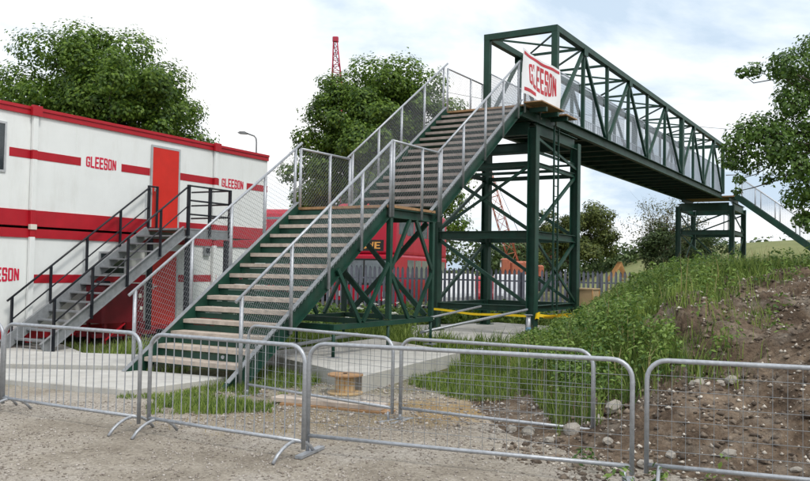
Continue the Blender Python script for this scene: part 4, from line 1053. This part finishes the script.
MB().box(-1.62, -1.3, 2.0, -1.6, -0.3, 2.55).build('cab_window', GLASS, t)
for y in (-1.9, 1.5): MB().prism([(-2.2, .1), (-2.5, .5), (-2.2, .95), (2.2, .95), (2.5, .5), (2.2, .1)], 'y', y, y + 0.5).build('track', RUBBER, t)
MB().cbox(1.31, -1.3, 1.3, 1.8, 1.3, 2.2, 0.1).build('counterweight', ORANGE, t)
MB().tube([(1.0, 0, 2.5), (-3.56, 0, 12.3)], 0.02, 4).build('stay_rope', BLACK, t)
t = thing('tower_crane', 'tall slender red lattice crane mast rising behind the lime tree', 'crane', (-10.7, 120, 0))
lattice(t, (0.4, 0, 0), (0.4, 0, 28.5), 1.7, 1.5, 16, CRANERED, 0.08, 'mast'); lattice(t, (0.4, 0, 28.5), (0.05, 0, 34.6), 1.4, 0.55, 7, CRANERED, 0.08, 'head')
MB().cbox(-0.35, -0.4, 34.6, 0.5, 0.4, 35.3, 0.08).build('head_block', CRANERED, t); MB().tube([(-0.3, 0, 34.7), (1.3, 0, 28.5)], 0.05, 4).build('stay_rope', BLACK, t)

# street lamp behind the cabins
t = thing('street_lamp', 'grey street lamp with a curved arm rising behind the cabins', 'street lamp', (-7.72, 42.5, 0))
MB().tube([(0, 0, 0), (0, 0, 1.2)], 0.09, 10).build('base', GSTEEL, t)
MB().tube([(0, 0, 1.2), (0, 0, 8.1), (-0.03, 0, 8.3), (-0.12, 0, 8.42), (-0.5, 0, 8.55)], 0.042, 8).build('pole', GSTEEL, t)
MB().prism([(-0.98, 8.57), (-0.88, 8.52), (-0.52, 8.50), (-0.47, 8.57), (-0.6, 8.64), (-0.86, 8.64)], 'y', -0.11, 0.11).build('lamp_head', GSTEEL, t)

# half-built roof and far house
t = thing('roof_frame', 'new timber roof frame of a half-built shed beyond the fence', 'roof frame', (13.45, 52, 0)); t.scale = (0.4, 0.3, 0.93)
for k in range(5):
    y = k * 0.8
    MB().beam((-1.4, y, 1.3), (0.3, y, 2.45), 0.06, 0.16).build('rafter', TIMBERNEW, t); MB().beam((0.36, y, 2.45), (1.2, y, 1.5), 0.06, 0.16).build('rafter', TIMBERNEW, t)
MB().beam((0.33, -0.1, 2.5), (0.33, 3.4, 2.5), 0.05, 0.18).build('ridge_board', TIMBERNEW, t)
for x in (-1.2, 1.0):
    for y in (0, 3.2): MB().beam((x, y, -0.2), (x, y, 1.45), 0.12, 0.12).build('post', TIMBERNEW, t)
    MB().beam((x, 0, 1.32), (x, 3.2, 1.32), 0.1, 0.12).build('wall_plate', TIMBERNEW, t)
t = thing('brick_house', 'distant brick house with a red roof seen through the tower', 'house', (15.2, 98, 0))
MB().box(-3.5, 0, 0, 3.5, 7, 3.2).build('wall', BRICK, t)
MB().prism([(-3.9, 3.2), (3.9, 3.2), (2.0, 5.2), (-2.0, 5.2)], 'y', -0.3, 7.3).build('roof', ROOFM, t)
for x in (-2.2, 0, 2.2): MB().box(x - 0.5, -0.03, 1.2, x + 0.5, -0.002, 2.5).build('window', GLASS, t)

# ------------------------------------------------------------------ foliage
def leaf_quads(P, Nn, size, seed, aspect=0.62, droop=0.3):
    g = np.random.default_rng(seed); n = len(P)
    Nn = Nn / (np.linalg.norm(Nn, axis=1, keepdims=True) + 1e-9)
    d = g.normal(size=(n, 3)); d[:, 2] -= droop
    d -= (d * Nn).sum(1, keepdims=True) * Nn; d /= (np.linalg.norm(d, axis=1, keepdims=True) + 1e-9)
    s = np.cross(d, Nn)
    L = size * g.uniform(0.65, 1.25, (n, 1)); W = L * aspect * 0.5
    f = Nn * L * 0.12
    a = P - d * L * 0.5; b = P + s * W + f - d * L * 0.05; c = P + d * L * 0.5; e = P - s * W + f - d * L * 0.05
    V = np.stack([a, b, c, e], 1).reshape(-1, 3)
    return V, np.arange(4 * n).reshape(n, 4)
def clump_leaves(centres, radii, per, size, seed, flat=0.8, **k):
    g = np.random.default_rng(seed); Ps = []; Ns = []
    cc = np.mean(centres, 0); rbar = float(np.median(radii))
    for c, r in zip(centres, radii):
        m = max(6, int(per * g.uniform(0.8, 1.2) * (r / rbar) ** 2))
        u = g.normal(size=(m, 3)); u /= np.linalg.norm(u, axis=1, keepdims=True)
        rad = g.uniform(0.3, 1.0, (m, 1)) ** 0.4
        lump = 1 + 0.3 * np.sin(u[:, :1] * 5 + c[0] * 3) * np.sin(u[:, 1:2] * 6 + c[1]) + 0.05 * g.normal(size=(m, 1))
        p = c + u * rad * r * lump * np.array([1, 1, flat])
        o = (c - cc); o = o / (np.linalg.norm(o) + 1e-9)
        nn = u * 1.0 + o * 0.35 + np.array([0, 0, 0.5]) + g.normal(size=(m, 3)) * 0.35
        Ps.append(p); Ns.append(nn)
    return leaf_quads(np.concatenate(Ps), np.concatenate(Ns), size, seed + 1, **k)
def limb(mb, p0, p1, r0, r1, seed, wob=0.12, n=6):
    g = random.Random(seed); p0, p1 = Vector(p0), Vector(p1); L = (p1 - p0).length; pts = []
    for i in range(n + 1):
        u = i / n; p = p0.lerp(p1, u); k = math.sin(math.pi * u) * wob * L
        pts.append(p + Vector((g.uniform(-1, 1) * k, g.uniform(-1, 1) * k, g.uniform(-.5, 1) * k)))
    mb.tube(pts, r0, 7, r1)
def tree(name, label, base, crown, rad, lm, leaf, nclump, per, tr, seed, group=None, inner=0.5, cr_=0.26, zmin=-0.75, sparse=False, twigs=0, extra=None):
    g = np.random.default_rng(seed); t = thing(name, label, 'tree', base, 0, group)
    c = np.array(crown) - np.array(base); rad = np.array(rad)
    cs = []; rs = []
    while len(cs) < nclump:
        u = g.normal(size=3); u /= np.linalg.norm(u)
        if u[2] < zmin: continue
        lump = 1 + 0.22 * math.sin(u[0] * 4 + seed) * math.cos(u[1] * 3.3 + seed * 2) + 0.14 * math.sin(u[2] * 6 + u[0] * 5 + seed)
        k = g.uniform(inner, 1.0) ** 0.6
        cs.append(c + u * rad * k * lump * 0.86); rs.append(cr_ * rad.mean() * g.uniform(0.6, 1.25))
    if extra:
        for p, r in extra: cs.append(np.array(p) - np.array(base)); rs.append(r)
    cs = np.array(cs); rs = np.array(rs)
    V, F = clump_leaves(cs, rs, per, leaf, seed, 0.7)
    npmesh('crown', V, F, lm, t)
    m = MB(); top = c + np.array([0, 0, rad[2] * 0.35])
    limb(m, (0, 0, -0.2), top, tr, tr * 0.25, seed, 0.03, 8)
    order = g.permutation(len(cs))[:max(10, int(len(cs) * (0.9 if sparse else 0.35)))]
    for q, i in enumerate(order):
        u = g.uniform(0.3, 0.85); s0 = Vector((0, 0, 0)).lerp(Vector(top), u)
        limb(m, s0, cs[i], tr * (0.18 if not sparse else 0.14), tr * 0.03, seed * 100 + q, 0.08)
        if twigs:
            for z in range(twigs):
                e = cs[i] + g.normal(size=3) * rs[i] * 0.9
                limb(m, cs[i], e, tr * 0.04, tr * 0.012, seed * 1000 + q * 10 + z, 0.1, 3)
    m.build('trunk', BARK, t)
    return t
tree('lime_tree', 'broad dense green lime tree behind the white cabins', (-13.6, 37, -0.1), (-13.6, 37, 7.6), (4.5, 4.2, 4.6), LEAF_A, 0.17, 210, 430, 0.32, 3, 'tall green trees', inner=0.3, cr_=0.175,
     extra=[((-16.3, 36.5, 11.2), 1.3), ((-14.6, 36.5, 11.6), 1.2), ((-12.3, 36.5, 11.2), 1.3), ((-17.2, 36.5, 9.6), 1.3), ((-18.0, 36.5, 9.4), 0.9), ((-10.7, 36.5, 9.9), 1.2), ((-9.9, 36.5, 8.4), 1.1), ((-9.3, 36.5, 7.0), 1.0)])
tree('lime_tree', 'tall dense green lime tree behind the stairs and the red bus', (-1.7, 47, 0), (-1.8, 47, 8.5), (4.5, 4.2, 5.2), LEAF_A, 0.19, 210, 430, 0.34, 8, 'tall green trees', inner=0.3, cr_=0.175,
     extra=[((-3.6, 46.5, 11.9), 1.3), ((-4.5, 46.5, 10.1), 1.3), ((-2.2, 46.5, 12.9), 1.2), ((-.3, 46.5, 13.0), 1.2), ((1.2, 46.5, 12.2), 1.2), ((2.3, 46.5, 10.6), 1.2), ((-5.2, 46.5, 8.6), 1.1), ((-5.4, 46.5, 5.6), 1.2), ((-5.2, 46.5, 7.6), 1.1), ((-5.6, 46, 4.4), 1.0), ((2.4, 46, 5.5), 1.2), ((3.0, 46, 7.0), 1.0), ((2.8, 45.5, 4.2), 0.9)])
tree('bushy_tree', 'round olive-brown bushy tree beyond the fence between tower and pier', (10.6, 54, 0), (11.2, 54, 3.7), (3.0, 2.6, 2.6), LEAF_C, 0.17, 90, 260, 0.2, 14, None, inner=0.3, cr_=0.22, zmin=-0.6)
tree('sparse_tree', 'thin bare-looking tree with few bronze leaves in front of the pier', (16.2, 52, 0), (16.4, 52, 4.4), (2.9, 2.2, 2.5), LEAF_E, 0.12, 80, 45, 0.13, 19, None, inner=0.2, cr_=0.25, sparse=True, twigs=3, zmin=-0.5)
tree('dark_shrub_tree', 'dark green bushy tree under the thin bronze-leaved tree', (15.4, 50, 0), (15.7, 50, 2.9), (1.7, 1.6, 2.0), LEAF_D, 0.16, 36, 200, 0.12, 23, None, inner=0.3, cr_=0.3)
tree('dark_shrub_tree', 'dark green bushy tree growing behind the far bridge pier', (20.0, 56, 0.3), (20.0, 56, 3.2), (2.0, 1.6, 1.9), LEAF_D, 0.16, 40, 170, 0.12, 29, None, inner=0.3, cr_=0.3)

# overhanging tree at the right: trunk stands on the mound
base = (8.9, 13.4, 1.7)
def P_(px, py, Y): return ((px - 405) / 830 * Y * 1.0, Y, 1.75 + (268.4 + 0.0171 * (px - 405) - py) / 830 * Y)
NEARC = [(6.05, 12.9, 5.02, .34), (5.72, 12.6, 4.93, .26), (5.45, 13.0, 4.97, .15), (5.22, 12.9, 4.90, .10), (6.25, 13.2, 4.65, .38), (5.95, 12.8, 4.42, .30), (6.35, 12.8, 4.2, .42), (5.75, 13.1, 4.05, .36),
         (5.42, 12.9, 4.02, .28), (5.15, 12.8, 3.85, .26), (5.6, 12.6, 3.72, .38), (6.05, 13.0, 3.85, .42), (6.4, 12.9, 3.6, .42), (5.9, 12.7, 3.42, .36), (5.35, 13.0, 3.55, .28), (5.05, 12.9, 3.52, .17), (4.96, 12.8, 3.68, .12),
         (6.25, 12.7, 3.15, .34), (6.05, 12.9, 2.95, .22), (6.4, 13.0, 2.80, .28), (6.3, 12.8, 2.55, .20), (6.15, 12.9, 2.62, .13), (5.15, 12.8, 3.22, .10), (5.08, 12.7, 3.02, .07), (5.62, 12.9, 3.22, .10), (6.5, 12.9, 5.3, .4), (6.6, 13.1, 4.75, .45), (6.7, 12.8, 4.1, .5), (6.7, 13.0, 3.3, .45)]
g = np.random.default_rng(77)
t = thing('overhanging_tree', 'leafy tree whose drooping branches overhang the earth heap', 'tree', base)
cs = [np.array(c[:3]) - np.array(base) for c in NEARC]; rs = [c[3] for c in NEARC]
for k in range(80):
    u = g.normal(size=3); u /= np.linalg.norm(u)
    p = np.array([9.0, 13.4, 4.9]) + u * np.array([1.75, 2.2, 2.1]) * g.uniform(0.5, 1)
    cs.append(p - np.array(base)); rs.append(g.uniform(.3, .55))
pers = [int((4200 if i < len(NEARC) else 900) * r ** 1.7) + 20 for i, r in enumerate(rs)]
Vs = []; Fs = []; o_ = 0
for i, (c, r, pr) in enumerate(zip(cs, rs, pers)):
    V, F = clump_leaves(np.array([c, c * 0.9]) if False else np.array([c]), [r], pr, 0.066, 500 + i, 0.85, droop=0.9)
    Vs.append(V); Fs.append(F + o_); o_ += len(V)
npmesh('crown', np.concatenate(Vs), np.concatenate(Fs), LEAF_B, t)
m = MB(); limb(m, (0, 0, -0.4), (0.1, 0, 3.6), 0.2, 0.08, 5, 0.03, 8)
for i, c in enumerate(cs):
    if i < len(NEARC):
        a = Vector((-1.9, -0.45, 2.2 + 0.35 * (c[2] - 2.2)))
        limb(m, a, c, 0.022, 0.005, 900 + i, 0.09)
    elif i % 3 == 0: limb(m, (0, 0, g.uniform(1.0, 3.2)), c, 0.05, 0.01, 900 + i, 0.08)
for z0, z1 in ((1.4, 1.75), (1.9, 2.3), (2.3, 2.9)):
    limb(m, (0, 0, z0), (-1.9, -0.45, z1), 0.06, 0.025, int(z0 * 10), 0.06)
m.build('trunk', BARK, t)

# distant woodland on the skyline
g = np.random.default_rng(5); cs = []; rs = []
for k in range(420):
    x = g.uniform(-75, 42); y = 92 + g.uniform(-3, 8)
    h = 4.5 + 1.3 * math.sin(x * 0.35) * math.sin(x * 0.13 + 1) + g.uniform(-.6, .6)
    for z in (0.8, h * 0.6, h): cs.append((x + g.uniform(-1, 1), y, z)); rs.append(1.3)
V, F = clump_leaves(np.array(cs), rs, 42, 0.5, 6, 0.8)
tag(stuff(npmesh('distant_woodland', V, F, LEAF_D)), 'dark band of distant trees on the skyline behind the fence', 'woodland')

# overhead cable
def cable(p0, p1, sag, r, label):
    c = (Vector(p0) + Vector(p1)) / 2; pts = []
    for i in range(25):
        u = i / 24; p = Vector(p0).lerp(Vector(p1), u); pts.append(p - c - Vector((0, 0, sag * 4 * u * (1 - u))))
    o = MB().tube(pts, r, 5).build('overhead_cable', RUBBER); o.location = c
    return tag(o, label, 'cable')
cable((-9.5, 120, 30.5), (75, 100, 19.0), 3.0, 0.028, 'thin overhead cable crossing the sky behind the bridge')

# ------------------------------------------------------------------ grass, weeds, stones
def grass(name, x, y, hmin, hmax, wd, m, seed, zfun=surf_z, lean=0.45, parent=None):
    g = np.random.default_rng(seed); n = len(x); z = zfun(x, y)
    P = np.stack([x, y, z - 0.01], 1); h = g.uniform(hmin, hmax, (n, 1)) * (0.35 + 1.3 * np.clip(fbm(x, y, 1.5, seed)[:, None] * 1.5 + 0.5, 0, 1))
    a = g.uniform(0, 2 * math.pi, n); s = np.stack([np.cos(a), np.sin(a), 0 * a], 1) * wd * g.uniform(0.6, 1.3, (n, 1))
    b = g.uniform(0, 2 * math.pi, n); l = np.stack([np.cos(b), np.sin(b), 0 * b], 1) * h * lean * g.uniform(0.2, 1.2, (n, 1))
    up_ = np.array([0, 0, 1.0])
    m1 = P + l * 0.35 + up_ * h * 0.55; tp = P + l + up_ * h * g.uniform(0.75, 1.0, (n, 1))
    V = np.stack([P - s, P + s, m1 + s * 0.75, m1 - s * 0.75, tp], 1).reshape(-1, 3)
    i = np.arange(n)[:, None] * 5
    F = np.concatenate([i + np.array([[0, 1, 2]]), i + np.array([[0, 2, 3]]), i + np.array([[3, 2, 4]])])
    return stuff(npmesh(name, V, F, m))
def scatter(n, x0, x1, y0, y1, keepf, seed):
    g = np.random.default_rng(seed); x = g.uniform(x0, x1, n); y = g.uniform(y0, y1, n); k = keepf(x, y); return x[k], y[k]
PADS = [[(-2.5, 14.6), (-0.57, 11.7), (1.05, 15.3), (-0.6, 17.9)], [(0.2, 19.4), (3.2, 18.4), (6.6, 23.4), (3.0, 26.6), (0.2, 24.6)], [(-8.0, 12.75), (-3.62, 11.05), (-2.62, 12.45), (-4.1, 13.05), (-8.0, 13.0)], [(-9.0, 13.12), (-4.2, 13.17), (-3.6, 14.6), (-9.0, 15.3)], [(-10.3, 18.6), (-7.6, 17.0), (-6.55, 17.4), (-8.0, 19.6), (-9.4, 19.5)]]
def offpads(x, y):
    k = np.ones(x.shape, bool)
    for p in PADS: k &= ~inpoly(x, y, p)
    return k
def mound_green(x, y):
    g_ = np.random.default_rng(len(x)); j = 0.28 * g_.normal(size=x.shape)
    return (mound_z(x, y) > ground_z(x, y) - 0.02) & ~is_dirt(x + j, y - j) & offpads(x, y) & (fbm(x, y, 0.9, 90) > -0.22)
# near part of the mound, dense; then behind
x, y = scatter(150000, 1.6, 8, 8.5, 19, mound_green, 1)
tag(grass('long_grass', x, y, 0.06, 0.42, 0.0055, GRASS, 2), 'long green grass and weeds covering the slope of the mound', 'grass')
x, y = scatter(5200, 1.6, 12, 8.8, 26, mound_green, 101)
tag(grass('dry_stems', x, y, 0.25, 0.62, 0.004, STRAW, 102, lean=0.25), 'dry pale stems standing among the mound grass', 'grass')
x, y = scatter(60000, 3, 16, 18, 28, mound_green, 3)
tag(grass('long_grass', x, y, 0.2, 0.55, 0.011, GRASS, 4), 'long grass along the back ridge of the mound below the pier', 'grass')
G1 = [(-3.55, 10.9), (-2.52, 12.6), (-2.45, 14.4), (-1.3, 12.6), (-1.5, 11.2), (-1.75, 9.9), (-3.0, 9.85)]
G2 = [(0.1, 12.5), (1.1, 15.0), (1.0, 18.8), (3.2, 18.3), (3.2, 15), (2.2, 12), (2.0, 10.4), (1.1, 10.8)]
def turf(poly): return lambda x, y: inpoly(x + 0.8 * fbm(x, y, 1.3, 60), y + 0.8 * fbm(x, y, 1.3, 66), poly) & offpads(x, y) & (fbm(x, y, 1.8, 71) > -0.08)
x, y = scatter(42000, -4, -1, 9.5, 15, turf(G1), 5)
tag(grass('turf', x, y, 0.04, 0.15, 0.005, GRASS, 6), 'green turf patch at the side of the lower green stairs', 'grass')
x, y = scatter(62000, 0, 3.4, 10, 19, turf(G2), 7)
tag(grass('turf', x, y, 0.05, 0.2, 0.005, GRASS, 8), 'green turf between the concrete footing and the mound', 'grass')
x, y = scatter(60000, -6, 8, 16.5, 28, lambda x, y: offpads(x, y) & (((x + 7.96) * ncx + (y - 20.5) * ncy) > 2.5) & (fbm(x, y, 0.7, 9) > -0.2), 9)
tag(grass('rough_grass', x, y, 0.12, 0.5, 0.012, GRASS, 10), 'rough grass under the stairs in front of the palisade fence', 'grass')
x, y = scatter(7000, -8, -3.5, 13, 20, lambda x, y: offpads(x, y) & (((x + 7.96) * ncx + (y - 20.5) * ncy) > 0.1), 11)
tag(grass('turf', x, y, 0.05, 0.18, 0.008, GRASS, 12), 'thin grass between the concrete slabs and the cabins', 'grass')
x, y = scatter(22000, 1, 7.5, 6.2, 13.4, lambda x, y: is_dirt(x, y) & (mound_z(x, y) > 0.15) & (fbm(x, y, 0.9, 33) + 0.03 * (4.2 - x) > 0.14), 13)
tag(grass('grass_tufts', x, y, 0.08, 0.26, 0.005, GRASS, 14), 'scattered green tufts on the bare earth heap', 'grass')
x, y = scatter(3500, -3, 2.2, 8.6, 12, lambda x, y: offpads(x, y) & (fbm(x, y, 1.5, 35) > 0.08), 15)
tag(grass('dry_grass', x, y, 0.03, 0.09, 0.004, STRAW, 16), 'dry straw and thin grass on the trodden ground', 'grass')

def weeds(name, label, pts, hmax, leaf, per, m, seed, spread=0.12):
    g = np.random.default_rng(seed); Ps = []; Ns = []
    for x, y in pts:
        z = float(surf_z(x, y)); h = hmax * g.uniform(0.5, 1.1); k = int(per * g.uniform(.6, 1.3))
        u = g.uniform(0.05, 1, k); r = spread * (1.15 - u) + 0.03
        a = g.uniform(0, 6.28, k)
        Ps.append(np.stack([x + np.cos(a) * r, y + np.sin(a) * r, z + u * h], 1)); Ns.append(np.stack([np.cos(a) * .5, np.sin(a) * .5, 0.8 + 0 * a], 1) + g.normal(size=(k, 3)) * 0.25)
    V, F = leaf_quads(np.concatenate(Ps), np.concatenate(Ns), leaf, seed, 0.5, 0.5)
    return tag(stuff(npmesh(name, V, F, m)), label, 'weeds')
x, y = scatter(5200, 1.8, 9, 8.8, 21, lambda x, y: mound_green(x, y) & (fbm(x, y, 0.9, 140) > -0.05), 21); weeds('weeds', 'leafy weeds growing among the grass of the mound', list(zip(x, y)), 0.5, 0.066, 36, WEED, 22)
x, y = scatter(420, 6, 16, 20, 28, mound_green, 23); weeds('weeds', 'tall weeds along the top of the mound below the pier', list(zip(x, y)), 0.55, 0.11, 40, WEED, 24, 0.2)
x, y = scatter(650, -5, 7, 22, 27.6, lambda x, y: offpads(x, y), 25); weeds('weeds', 'dark leafy weeds in front of the palisade fence', list(zip(x, y)), 0.75, 0.16, 30, WEED, 26, 0.22)
x, y = scatter(170, 1.6, 7, 6.5, 13, lambda x, y: is_dirt(x, y) & (fbm(x, y, 0.9, 33) > 0.06), 27); weeds('weeds', 'small weeds rooted in the bare earth heap', list(zip(x, y)), 0.26, 0.07, 18, WEED, 28, 0.1)
x, y = scatter(60, -1.5, 4, 18.6, 27.0, lambda x, y: ~inpoly(x, y, PADS[1]), 29)
g = np.random.default_rng(31); Ps = []; Ns = []
for a, b in zip(x, y):
    h = g.uniform(0.45, 0.8); k = 14
    Ps.append(np.stack([a + g.normal(0, .05, k), b + g.normal(0, .05, k), h + g.normal(0, .012, k)], 1)); Ns.append(np.tile([0, -0.3, 1.0], (k, 1)) + g.normal(size=(k, 3)) * .2)
V, F = leaf_quads(np.concatenate(Ps), np.concatenate(Ns), 0.06, 32, 0.9); tag(stuff(npmesh('flower_heads', V, F, FLOWER)), 'white flower heads among the weeds before the fence', 'flowers')

def stones(name, label, x, y, smin, smax, m, seed, power=2.2, sink=0.25):
    g = np.random.default_rng(seed); n = len(x); z = surf_z(x, y) + 0.05 * fbm(x, y, 0.9, 3) * (mound_z(x, y) < ground_z(x, y))
    s = smin + (smax - smin) * g.uniform(0, 1, n) ** power
    b = np.array([[1, 0, 0], [0, 1, 0], [-1, 0, 0], [0, -1, 0], [0, 0, 1], [0, 0, -1]], float)
    v = b[None] * g.uniform(0.6, 1.25, (n, 6, 1)) + g.normal(0, .16, (n, 6, 3))
    a = g.uniform(0, 6.28, n); c, d = np.cos(a)[:, None], np.sin(a)[:, None]
    v = np.stack([v[:, :, 0] * c - v[:, :, 1] * d, v[:, :, 0] * d + v[:, :, 1] * c, v[:, :, 2] * 0.7], 2) * s[:, None, None]
    v += np.stack([x, y, z + s * (0.5 - sink)], 1)[:, None, :]
    f = np.array([[0, 1, 4], [1, 2, 4], [2, 3, 4], [3, 0, 4], [1, 0, 5], [2, 1, 5], [3, 2, 5], [0, 3, 5]])
    F = (np.arange(n)[:, None, None] * 6 + f[None]).reshape(-1, 3)
    return tag(stuff(npmesh(name, v.reshape(-1, 3), F, m)), label, 'stones')
PEB = mat('pebble', (0.22, 0.185, 0.155), 0.95, 0, 0, 30, col2=(0.45, 0.41, 0.37), island=True)
CLOD = mat('soil_clod', (0.075, 0.056, 0.042), 0.98, 0, 0, 20, col2=(0.22, 0.175, 0.135), island=True)
CHIP = mat('stone_chip', (0.26, 0.22, 0.18), 0.95, 0, 0, 20, col2=(0.60, 0.55, 0.48), island=True)
def gravel_ok(x, y): return offpads(x, y) & (mound_z(x, y) < ground_z(x, y) + 0.02) & (fbm(x, y, 1.1, 81) + 0.25 * g.uniform(-1, 1, x.shape) > -0.12)
x, y = scatter(45000, -6.5, 4, 5.0, 10.5, gravel_ok, 41)
stones('gravel', 'loose tan gravel on the ground before the barriers', x, y, 0.003, 0.018, PEB, 42, 2.5)
x, y = scatter(4500, -2.6, 2.4, 9, 13.5, lambda x, y: offpads(x, y), 43)
stones('gravel', 'loose stones on the trodden ground round the cable drum', x, y, 0.006, 0.035, PEB, 44, 3.0)
x, y = scatter(16000, 0.8, 8, 5.6, 14.5, is_dirt, 45)
stones('soil_clods', 'brown clods of earth on the bare heap', x, y, 0.005, 0.05, CLOD, 46, 3.6, 0.33)
x, y = scatter(9500, 0.8, 8, 5.6, 14.5, lambda x, y: is_dirt(x, y) & (fbm(x, y, 0.8, 83) > -0.1), 47)
stones('stone_chips', 'pale stone chips scattered over the bare earth heap', x, y, 0.005, 0.034, CHIP, 48, 3.2)
